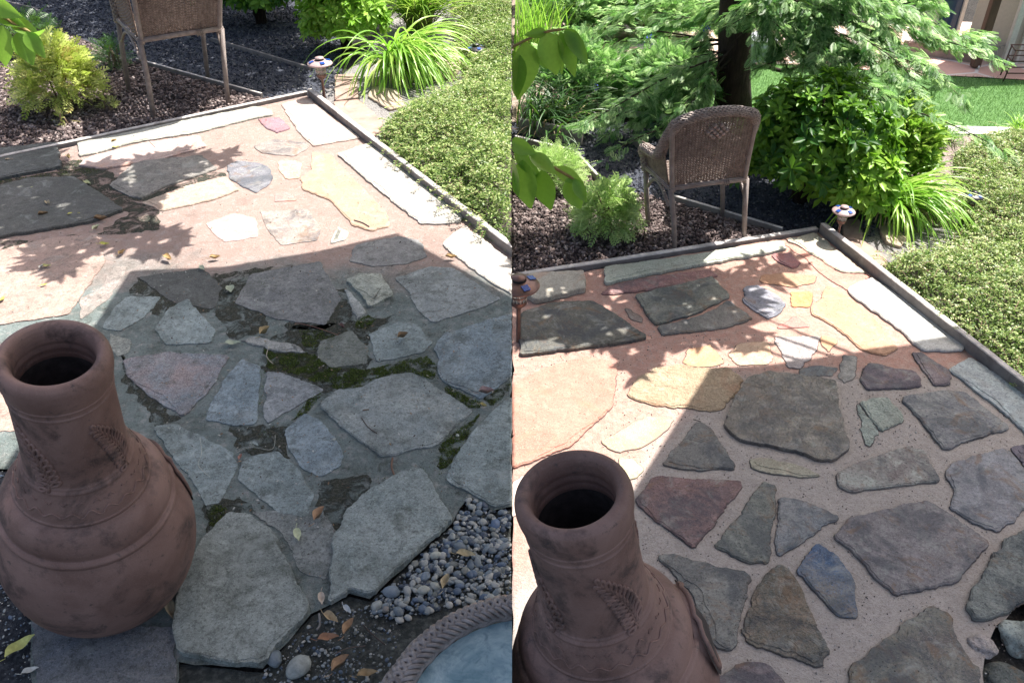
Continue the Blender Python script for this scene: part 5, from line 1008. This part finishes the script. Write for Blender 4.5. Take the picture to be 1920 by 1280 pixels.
# branches listed as (pixel of tip, distance of tip): spread over the part of the crown in view
for (x, y, Y, n) in [(1010, 60, 7.6, 60), (1060, 150, 7.2, 60), (1130, 250, 5.9, 80), (1095, 235, 5.6, 70), (1150, 120, 7.0, 70), (1180, 180, 6.4, 90), (1230, 60, 7.2, 70), (1240, 140, 6.6, 80), (1200, 230, 5.9, 90), (1290, 90, 6.6, 70), (1300, 40, 6.9, 80), (1180, 30, 7.4, 70), (1110, 20, 7.8, 60), (1270, 180, 6.2, 80), (1330, 150, 6.4, 50), (1120, 180, 6.6, 70), (1080, 100, 7.4, 60), (1300, 200, 6.0, 70), (1240, 260, 5.8, 60),
                     (1400, 30, 6.2, 80), (1440, 60, 6.0, 90), (1480, 20, 6.3, 90), (1500, 80, 6.0, 80), (1560, 30, 6.2, 90), (1620, 20, 6.5, 90), (1700, 30, 6.4, 90), (1770, 20, 6.6, 80), (1640, 70, 5.9, 110), (1600, 130, 5.7, 110), (1680, 80, 5.8, 120), (1740, 75, 5.9, 110), (1800, 70, 6.0, 90), (1660, 130, 5.6, 110), (1700, 160, 5.4, 100), (1640, 190, 5.3, 100), (1740, 170, 5.4, 25), (1570, 90, 5.8, 100), (1580, 180, 5.5, 90), (1530, 130, 5.8, 50), (1690, 200, 5.2, 70), (1450, 100, 6.0, 50), (1720, 120, 5.6, 90), (1500, 190, 5.7, 40)]:
    tip = AT(x, y, Y); tip.z = max(tip.z, .12); st = rb_ + Vector((0, 0, min(1.6, tip.z + random.uniform(.15, .45)))); path = spray(st, tip, random.uniform(.02, .12), .009); fronds(path[len(path) // 3:], n * 3, .085)
    for k in range(3): q = path[random.randrange(5, len(path))]; e = q + (tip - st).normalized() * .2 + Vector((random.gauss(0, .22), random.gauss(0, .18), random.uniform(-.12, .03))); e.z = max(e.z, .08); p2 = spray(q, e, .02, .005); fronds(p2, n, .08)
mb.tube(smooth_path([rb_ + Vector((.1, -.02, .35)), G(1430, 122, .25), G(1470, 133, .2), G(1515, 118, .3)]), .016, 8); mb.build('limb', M_bark, tr)
FP = np.array(FP); X = np.array(FX); PX = np.array([proj(p) for p in FP]); ok = ~((PX[:, 0] > 1338) & (PX[:, 0] < 1412) & (PX[:, 1] > 55) & (PX[:, 1] < 215) & (FP[:, 1] < rb_.y + .1)); ok &= rng.random(len(FP)) < np.where(PX[:, 0] < 1400, .66, .85); ok &= ~((PX[:, 0] > 1405) & (PX[:, 0] < 1530) & (PX[:, 1] > 135) & (PX[:, 1] < 205) & (rng.random(len(FP)) < .93)); FP, X = FP[ok], X[ok]; Z = np.tile([[0, 0, 1.]], (len(X), 1)) + rng.normal(size=X.shape) * .45; Yv = np.cross(Z, X); Yv /= np.linalg.norm(Yv, axis=1, keepdims=True); Z = np.cross(X, Yv)
scatter('crown', *FROND2, FP[:, :3], np.stack([X, Yv, Z], 2), FP[:, 3], M_red, tr, side=1)
shade_leaves('upper_crown', [([(1130, 330), (1225, 300), (1240, 390), (1275, 452), (1330, 445), (1390, 430), (1470, 425), (1530, 408), (1530, 330), (1440, 290), (1210, 270), (1100, 250), (960, 245), (960, 260), (1090, 262)], 300)], 1.2, 1.7, .22, tr)
M_wiregrass = None
# far hedges closing the view at the top of the cleaned side
for (x, y, r, n, lb) in (((1010, -25, (1.1, .5, .75), 1500, 'dark bushy tree in the far corner above the reeds')), ((1180, 35, (1.1, .4, .75), 1500, 'dark hedge behind the redwood branches left of trunk')), ((1480, 5, (1.1, .5, .7), 1400, 'dark hedge behind the redwood branches right of trunk')), ((1690, 12, (.7, .4, .45), 900, 'dark hedge left of the glass door'))):
    g_ = G(x, y); shrub('hedge', g_ + Vector((0, .6, 0)), r, .35, n * 2, WHORL, .12, M_hedge, lb, 'hedge', side=1)
for (x, y, r, n, lb) in (((1075, 78, (.55, .3, .5), 2200, 'green feathery bush right of the tall reeds')), ((1215, 75, (.6, .3, .5), 2200, 'green feathery bush in the far middle left of the trunk')), ((1090, 210, (.40, .25, .42), 1500, 'green feathery bush behind the shaded path')), ((1260, 215, (.42, .25, .36), 1500, 'green feathery bush between shaded path and trunk'))):
    shrub('feathery_bush', G(x, y) + Vector((0, .15, 0)), r, .15, n, FROND2, .10, M_red, lb, 'shrub', side=1, shell=.8)
tag(scatter('flowers', *LEAF_S, np.array([tuple(AT(x + random.gauss(0, 6), y + random.gauss(0, 5), 6.3)) for (x, y) in [(1215, 70), (1235, 165), (1120, 165), (1325, 55), (1230, 172)] for _ in range(9)]), rot_batch(45, spread=1), .022, simple('blue petal', (.08, .12, .55))), 'scattered blue flowers between the redwood branches', 'flowers', kind='stuff')
# cherry branches reaching into the picture -----------------------------------
LEAF_C = leaf_tpl(.27, .22, .22, 6, .75)
def cherry(path_px, leaves, label, side, m=M_cherry):
    pts = [AT(x, y, Y) for x, y, Y in path_px]; t = empty('cherry_branch', pts[0], label, 'branch'); mb = MB(); mb.tube(smooth_path(pts), [.006] * (len(smooth_path(pts)) - 3) + [.004, .003, .002], 8); mb.build('twig', simple('green twig', (.28, .20, .06)), t, side=side)
    for (x0, y0, x1, y1, Y, wf) in leaves:
        a, b = AT(x0, y0, Y), AT(x1, y1, Y - .03); L = (b - a).length; X = (b - a).normalized(); vw = (Vector((0, 0, H)) - a).normalized(); sunm = (vw + Vector((random.gauss(0, .25), random.gauss(0, .25), random.gauss(0, .25)))).normalized(); Yv_ = sunm.cross(X).normalized(); Zv = X.cross(Yv_)
        V, Fc = leaf_tpl(.27 * wf, .22, .10, 8, .75); R = np.array([X, Yv_, Zv]).T; W = (V @ R.T) * L + np.array(a)
        if side < 0 and W[:, 0].max() > 0: continue
        if side > 0: W[:, 0] = np.maximum(W[:, 0], .0005)
        o = mesh_obj('leaf', W, Fc, m, t, True, np.full(len(W), random.random()))
cherry([(-60, 20, 3.0), (0, 30, 3.0), (30, 48, 3.0), (60, 62, 3.0)], [(-20, 5, 38, 32, 3.0, 1), (5, 48, 8, 125, 3.0, 1.1), (-10, 20, 45, 50, 3.02, .9), (32, 62, 62, 122, 3.0, 1.2), (48, 60, 84, 108, 2.98, 1.0), (20, 40, 74, 66, 3.02, .9), (52, 66, 84, 60, 3.0, .5), (-40, 30, -10, 110, 3.0, 1)], 'green cherry leaves hanging at top left corner over golden shrub', -1)
cherry([(940, 100, 3.6), (985, 76, 3.6), (1025, 60, 3.6), (1060, 55, 3.6)], [(985, 78, 975, 190, 3.6, .95), (960, 95, 972, 185, 3.58, .9), (1025, 60, 1044, 142, 3.6, 1.15), (1050, 60, 1080, 145, 3.6, .7), (1058, 58, 1105, 120, 3.58, .75), (1060, 55, 1094, 94, 3.62, 1.2), (1025, 60, 984, 66, 3.6, .8), (1040, 62, 1058, 140, 3.63, .6), (995, 88, 1025, 130, 3.62, .6)], 'upper spray of bright cherry leaves hanging at the seam on the cleaned side', 1)
cherry([(940, 262, 3.0), (985, 282, 3.0), (1040, 315, 3.0), (1080, 338, 3.0)], [(955, 262, 1005, 290, 3.0, 1), (992, 290, 1045, 325, 2.99, .9), (980, 300, 992, 394, 3.0, 1), (1018, 318, 1030, 396, 3.0, 1.15), (1062, 335, 1090, 392, 3.0, 1.3), (1075, 338, 1100, 380, 2.98, .9), (958, 295, 968, 370, 3.0, 1), (1040, 315, 1095, 345, 3.02, .8), (965, 285, 1015, 335, 3.02, .7)], 'lower spray of cherry leaves hanging over the mulch on the cleaned side', 1)
# ------------------------------------------------------------------ litter: fallen leaves, twigs, moss
FL = {}
def lm(c):
    if c not in FL:
        m, nt, b = newmat('fallen leaf'); n1 = noise(nt, pos(nt), 70, 4); set_bsdf(nt, b, mix(nt, ramp(nt, n1, .35, .7), tuple(x * .7 for x in c), c), .6, bump(nt, n1, .4, .002), .3); FL[c] = m
    return FL[c]
YE, BR, PG, OG, RB_ = (.48, .47, .10), (.30, .20, .11), (.40, .45, .33), (.42, .28, .12), (.22, .12, .10)
def fallen(px, L, ang, c, label, curl=.25, wf=1.0, stem=.35, z=.012, side=-1, group='fallen leaves'):
    L *= .72; g = G(*px); t = empty('fallen_leaf', g + Vector((0, 0, z)), label, 'leaf', group); V, Fc = leaf_tpl(.22 * wf, .5 * curl * 3, 0, 8, .8); V = V.copy(); V[:, 2] += curl * (V[:, 0] - .5) ** 2 + .02 + .05 * np.sin(V[:, 0] * 9)
    ca, sa = math.cos(ang), math.sin(ang); R = np.array([[ca, -sa, 0], [sa, ca, 0], [0, 0, 1]]); W = ((V - np.array([.5, 0, 0])) * L) @ R.T + np.array(g) + np.array([0, 0, z]); mesh_obj('blade', W, Fc, lm(c), t)
    if stem:
        mb = MB(); p = [Vector(R @ (np.array([-.5 - stem * s, .12 * s * s, .03 + .05 * s]) * L)) + g + Vector((0, 0, z)) for s in (0, .5, 1)]; mb.tube(p, .0011, 5); mb.build('stalk', lm(c), t)
for a in [((140, 407), .12, .2, YE, 'bright yellow leaf with stalk on the dark slab at left', .2), ((197, 462), .09, -.1, YE, 'small yellow green leaf just below the leaf shadow, near left'), ((68, 357), .10, .4, (.48, .50, .22), 'olive leaf on dark slab near upper left', .2), ((92, 388), .09, -1.0, (.45, .38, .25), 'twisted tan leaf on the dark slab', .6), ((83, 407), .08, .5, BR, 'curled brown leaf beside the twisted one', .7),
          ((165, 347), .10, -.6, (.46, .48, .25), 'long olive leaf at the tip of the dark slab'), ((182, 432), .09, 1.3, (.50, .52, .35), 'upright pale leaf between the dark slab and pink stone', .5), ((190, 415), .11, .1, BR, 'brown leaf on the joint right of dark slab', .5), ((230, 478), .075, 1.2, OG, 'orange brown leaf left of the canopy shadow corner', .5), ((316, 490), .11, -.7, OG, 'orange leaf on sunny stone above the shadow edge', .5),
          ((404, 488), .085, .2, OG, 'orange leaf touching the shadow edge', .5), ((380, 507), .085, -.9, PG, 'pale green leaf just inside the shadow edge', .2), ((433, 547), .10, -1.2, PG, 'pale round leaf in the upper shade', .2, 1.4), ((437, 648), .11, .05, PG, 'pale green leaf pointing right of the clay chimney', .2), ((498, 628), .10, 1.1, (.46, .36, .20), 'curled tan leaf on mossy joint', .8), ((756, 636), .08, .6, BR, 'folded brown leaf on a bluish stone', .8),
          ((642, 617), .06, -.8, RB_, 'small red brown leaf above the mossy patch', .6), ((846, 487), .09, .0, OG, 'orange leaf on the sunny pale stones at right', .5), ((912, 741), .095, .1, (.42, .30, .28), 'pinkish curved leaf near the seam', .7), ((906, 765), .05, -.5, (.6, .5, .2), 'tiny yellow curl beside the pinkish leaf', .6), ((600, 972), .10, 1.2, (.50, .32, .20), 'curled orange leaf left of the big broken flagstone', .8),
          ((559, 1007), .09, -1.2, (.60, .64, .40), 'pale yellow green leaf on flagstone near the bottom', .2), ((874, 1046), .10, -.15, (.60, .50, .30), 'long straw coloured leaf on the gravel', .4), ((836, 1098), .09, 1.3, (.55, .46, .30), 'folded straw leaf on the pebbles near the rim', .7), ((604, 1127), .075, -1.3, (.58, .48, .38), 'narrow straw leaf at the notch of the broken flagstone', .3), ((622, 1165), .09, -.6, (.52, .40, .24), 'tan leaf in the dirt below the broken flagstone', .5),
          ((617, 1202), .095, .15, (.40, .22, .13), 'brown serrated leaf in the dirt', .4), ((655, 1182), .09, 1.2, (.46, .30, .18), 'crinkled brown leaf left of the plaited rim', .7), ((652, 1147), .06, -.8, (.55, .60, .62), 'small bluish white leaf fragment by the broken edge', .3), ((640, 1252), .10, .9, (.48, .32, .20), 'curled brown leaf at the bottom edge', .8), ((690, 1270), .09, .2, (.45, .33, .18), 'tan leaf touching the plaited rim at the bottom', .5),
          ((325, 1155), .10, -1.1, (.36, .30, .20), 'dry folded leaf at the foot of the whole clay chimney', .9), ((42, 1218), .14, .95, (.66, .66, .22), 'big yellow leaf lying in the bottom left corner', .3), ((52, 1150), .08, -1.2, (.26, .16, .14), 'dark red brown leaf left of the clay chimney foot', .5), ((5, 566), .08, 1.4, YE, 'yellow leaf at left border above the chimney mouth'), ((84, 538), .05, .5, YE, 'tiny yellow leaf on the pink sunny stone'), ((88, 503), .08, .0, (.5, .48, .2), 'thin yellow leaf among leaf shadows at left'),
          ((80, 505), .06, 1.4, (.5, .5, .46), 'small grey leaf standing on pink stone', .5), ((215, 268), .06, .9, (.52, .34, .14), 'orange leaf on the white border slab', .6), ((218, 280), .07, .2, (.62, .56, .2), 'yellow leaf under the white border slab', .3), ((130, 300), .09, -.8, (.55, .42, .2), 'tan leaf in the gap between dark block and white slab', .6), ((20, 305), .09, .2, (.42, .34, .24), 'brown leaf lying on the dark block', .4),
          ((60, 1262), .07, .4, (.6, .6, .55), 'pale leaf scrap in the bottom left corner', .3), ((480, 840), .05, -.5, (.55, .60, .55), 'pale crumpled leaf scrap among thin straw threads', .8), ((452, 862), .05, 1.5, (.38, .2, .16), 'small red leaf by the thin straw threads', .5)]:
    c = dict(curl=a[5] if len(a) > 5 else .25, wf=a[6] if len(a) > 6 else .95); fallen(a[0], a[1], a[2], a[3], a[4], **c)
def twig(px, label, r=.0018, col=(.10, .06, .05), side=-1, z=.012, group='fallen twigs', cat='twig'):
    mb = MB(); mb.tube(smooth_path([G(x, y, z) for x, y in px], 5), r, 6); tag(mb.build('twig', lm(col)), label, cat, group)
twig([(664, 413), (680, 418), (692, 425)], 'dark twig on tan speckled flagstone', .004, (.05, .045, .05)); twig([(554, 605), (590, 613), (634, 628)], 'long thin reddish twig above mossy joint', .0018, (.25, .13, .10)); twig([(504, 650), (500, 668), (512, 682)], 'bent pale twig on dark mossy joint', .002, (.45, .38, .30)); twig([(678, 783), (690, 800), (707, 812)], 'dark bent twig on the big blue grey flagstone', .0018)
twig([(736, 858), (734, 875), (740, 892)], 'brown upright twig below the big blue grey flagstone', .004, (.22, .12, .08)); twig([(279, 265), (292, 278)], 'dark twig on white border slab', .004, (.06, .05, .04)); twig([(680, 769), (692, 767)], 'tiny brown twig on the big blue grey flagstone', .002, (.2, .12, .08)); twig([(375, 820), (378, 850), (372, 872), (395, 895)], 'thin straw thread right of the clay chimney', .0009, (.5, .5, .42)); twig([(440, 850), (470, 838), (510, 842), (516, 815)], 'thin pale straw arc near small crumpled scrap', .0009, (.5, .5, .44)); twig([(680, 1170), (700, 1190), (722, 1208)], 'thin dark twig left of the plaited rim', .0022, (.08, .06, .05)); twig([(598, 1150), (600, 1170), (594, 1180)], 'forked grey twig below the flagstone notch', .004, (.25, .24, .23)); twig([(600, 1275), (620, 1250), (645, 1238)], 'thin bluish twig at the bottom edge', .002, (.12, .14, .17)); twig([(628, 1225), (650, 1215), (685, 1210)], 'thin curved twig in the dirt', .0018, (.16, .12, .10))
twig([(1300, 786), (1314, 790)], 'tiny dark twig on pink mortar at the shadow line', .0015, (.04, .03, .03), 1)
# tiny debris
dq = []
for poly, d in (([(250, 510), (745, 440), (955, 560), (955, 940), (600, 1100), (390, 1000), (230, 640)], 300), ([(10, 290), (570, 190), (950, 480), (950, 550), (740, 430), (250, 500), (20, 800)], 110)):
    g = GP(poly); A_ = abs(sum(g[i].x * g[(i + 1) % len(g)].y - g[(i + 1) % len(g)].x * g[i].y for i in range(len(g)))) / 2; dq.append(sample(g, int(A_ * d)))
dq = np.concatenate(dq); n = len(dq)
M_deb = tinted('debris bits', [(.35, .33, .28), (.10, .07, .05), (.22, .14, .09), (.45, .45, .42), (.06, .05, .04), (.30, .2, .12)])
tag(scatter('debris', *LEAF_S, np.stack([dq[:, 0], dq[:, 1], np.full(n, .016)], 1), rot_batch(n, np.tile([[0, 0, 1.]], (n, 1)), .3), rng.uniform(.004, .016, n), M_deb, side=-1), 'tiny dry plant crumbs scattered over old patio', 'debris', kind='stuff')
# moss tufts in the joints
M_moss = leaf_mat('moss', (.05, .075, .01), (.13, .18, .03), .1, .9)
mq = []; MOSSP = (([(495, 655), (520, 662), (590, 665), (620, 690), (700, 690), (800, 668), (822, 690), (810, 712), (768, 698), (706, 710), (680, 726), (632, 730), (605, 722), (560, 704), (505, 690)], 26000), ([(560, 620), (610, 618), (640, 640), (610, 660), (570, 650)], 9000), ([(668, 603), (690, 590), (705, 598), (690, 618), (668, 615)], 26000), ([(832, 722), (903, 755), (900, 765), (880, 765), (836, 735)], 24000), ([(820, 840), (850, 810), (885, 790), (900, 775), (880, 815), (848, 866), (826, 880)], 24000), ([(596, 730), (606, 740), (575, 775), (545, 790), (575, 755)], 14000), ([(905, 750), (955, 715), (955, 735), (925, 762)], 9000),
                ([(390, 950), (415, 948), (440, 965), (410, 990), (392, 985)], 12000), ([(0, 336), (110, 322), (145, 300), (200, 312), (190, 322), (60, 345), (0, 350)], 5000), ([(486, 690), (498, 694), (494, 780), (486, 770)], 3500), ([(480, 520), (500, 520), (495, 590), (478, 580)], 3000), ([(440, 860), (500, 790), (530, 800), (470, 850)], 1200), ([(700, 900), (820, 870), (835, 890), (800, 885)], 1500))
for poly, d in MOSSP:
    g = GP(poly); A_ = abs(sum(g[i].x * g[(i + 1) % len(g)].y - g[(i + 1) % len(g)].x * g[i].y for i in range(len(g)))) / 2; s_ = sample(g, int(A_ * d * 3.2)); 
    s_ = s_[[mnoise.noise(Vector((x * 16, y * 16, 0))) + .35 * mnoise.noise(Vector((x * 50, y * 50, 0))) > -.12 for x, y in s_]]; mq.append(s_)
mq = np.concatenate(mq); n = len(mq)
tag(scatter('moss', *blade, np.stack([mq[:, 0], mq[:, 1], np.full(n, .001)], 1), rot_batch(n, np.tile([[0, 0, 1.]], (n, 1)), .6), np.stack([rng.uniform(.012, .02, n), rng.uniform(.02, .035, n), rng.uniform(.005, .011, n)], 1), M_moss, side=-1), 'green moss filling joints of old patio', 'moss', kind='stuff')
mo = [o for o in scene.objects if o.name == 'moss'][0]
def moss_bed():
    m, nt, b = newmat('moss mat'); P = pos(nt); n1 = noise(nt, P, 12, 7, .75, .5); n2 = noise(nt, P, 120, 4, .8); c = mix(nt, ramp(nt, n1, .42, .60), (.04, .045, .025), (.07, .095, .018)); c = mix(nt, ramp(nt, n2, .48, .62), c, (.025, .03, .012)); set_bsdf(nt, b, c, .95, bump(nt, n2, 1, .01), .1)
    nt.links.new(ramp(nt, noise(nt, P, 17, 7, .8, .6), .44, .56), b.inputs['Alpha']); return m
MM = moss_bed()
for poly, d in MOSSP:
    if d > 8000: sheet('moss_mat', poly, .0012, MM, -1, .022, .02, parent=mo)
g = GP([(960, 620), (1400, 620), (1900, 740), (1900, 1280), (1200, 1280), (960, 900)]); q = sample(g, 2600); n = len(q)
tag(scatter('grit', IV[:, :], IF, np.stack([q[:, 0], q[:, 1], np.full(n, .002)], 1), rot_batch(n), rng.uniform(.002, .006, n), tinted('grit', [(.35, .32, .3), (.15, .13, .12), (.5, .48, .45), (.25, .2, .17)]), side=1), 'loose sand grains on the mortar of cleaned patio', 'grit', kind='stuff')
DM = newmat('dirt and shade film')[0]; _nt = DM.node_tree; _b = _nt.nodes['Principled BSDF']; _P = pos(_nt); _n = noise(_nt, _P, 90, 5, .8)
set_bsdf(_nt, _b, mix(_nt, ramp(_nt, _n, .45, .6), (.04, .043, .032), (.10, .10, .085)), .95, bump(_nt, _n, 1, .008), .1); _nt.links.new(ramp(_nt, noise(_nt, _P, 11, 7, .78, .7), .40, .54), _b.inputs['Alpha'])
dirt = None  # dirt in the joints; far patches also paint the leaf shade darker
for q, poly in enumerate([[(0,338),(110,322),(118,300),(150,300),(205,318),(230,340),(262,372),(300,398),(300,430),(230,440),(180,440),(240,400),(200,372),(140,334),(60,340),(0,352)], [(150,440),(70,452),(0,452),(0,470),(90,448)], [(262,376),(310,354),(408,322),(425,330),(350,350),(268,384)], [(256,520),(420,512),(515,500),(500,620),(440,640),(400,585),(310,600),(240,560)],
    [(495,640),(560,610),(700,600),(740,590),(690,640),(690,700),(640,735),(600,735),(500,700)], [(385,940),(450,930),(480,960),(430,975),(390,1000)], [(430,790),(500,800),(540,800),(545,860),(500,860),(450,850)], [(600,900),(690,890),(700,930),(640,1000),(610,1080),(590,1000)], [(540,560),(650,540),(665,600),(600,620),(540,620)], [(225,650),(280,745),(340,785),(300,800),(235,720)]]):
    o = sheet('dirt_shade_film', poly, .0009, DM, -1, .03, .02, parent=None); del o['kind']
    if dirt is None: dirt = tag(o, 'dark dirt and algae film over joints of old patio, also deepening leaf shade', 'dirt', kind='stuff')
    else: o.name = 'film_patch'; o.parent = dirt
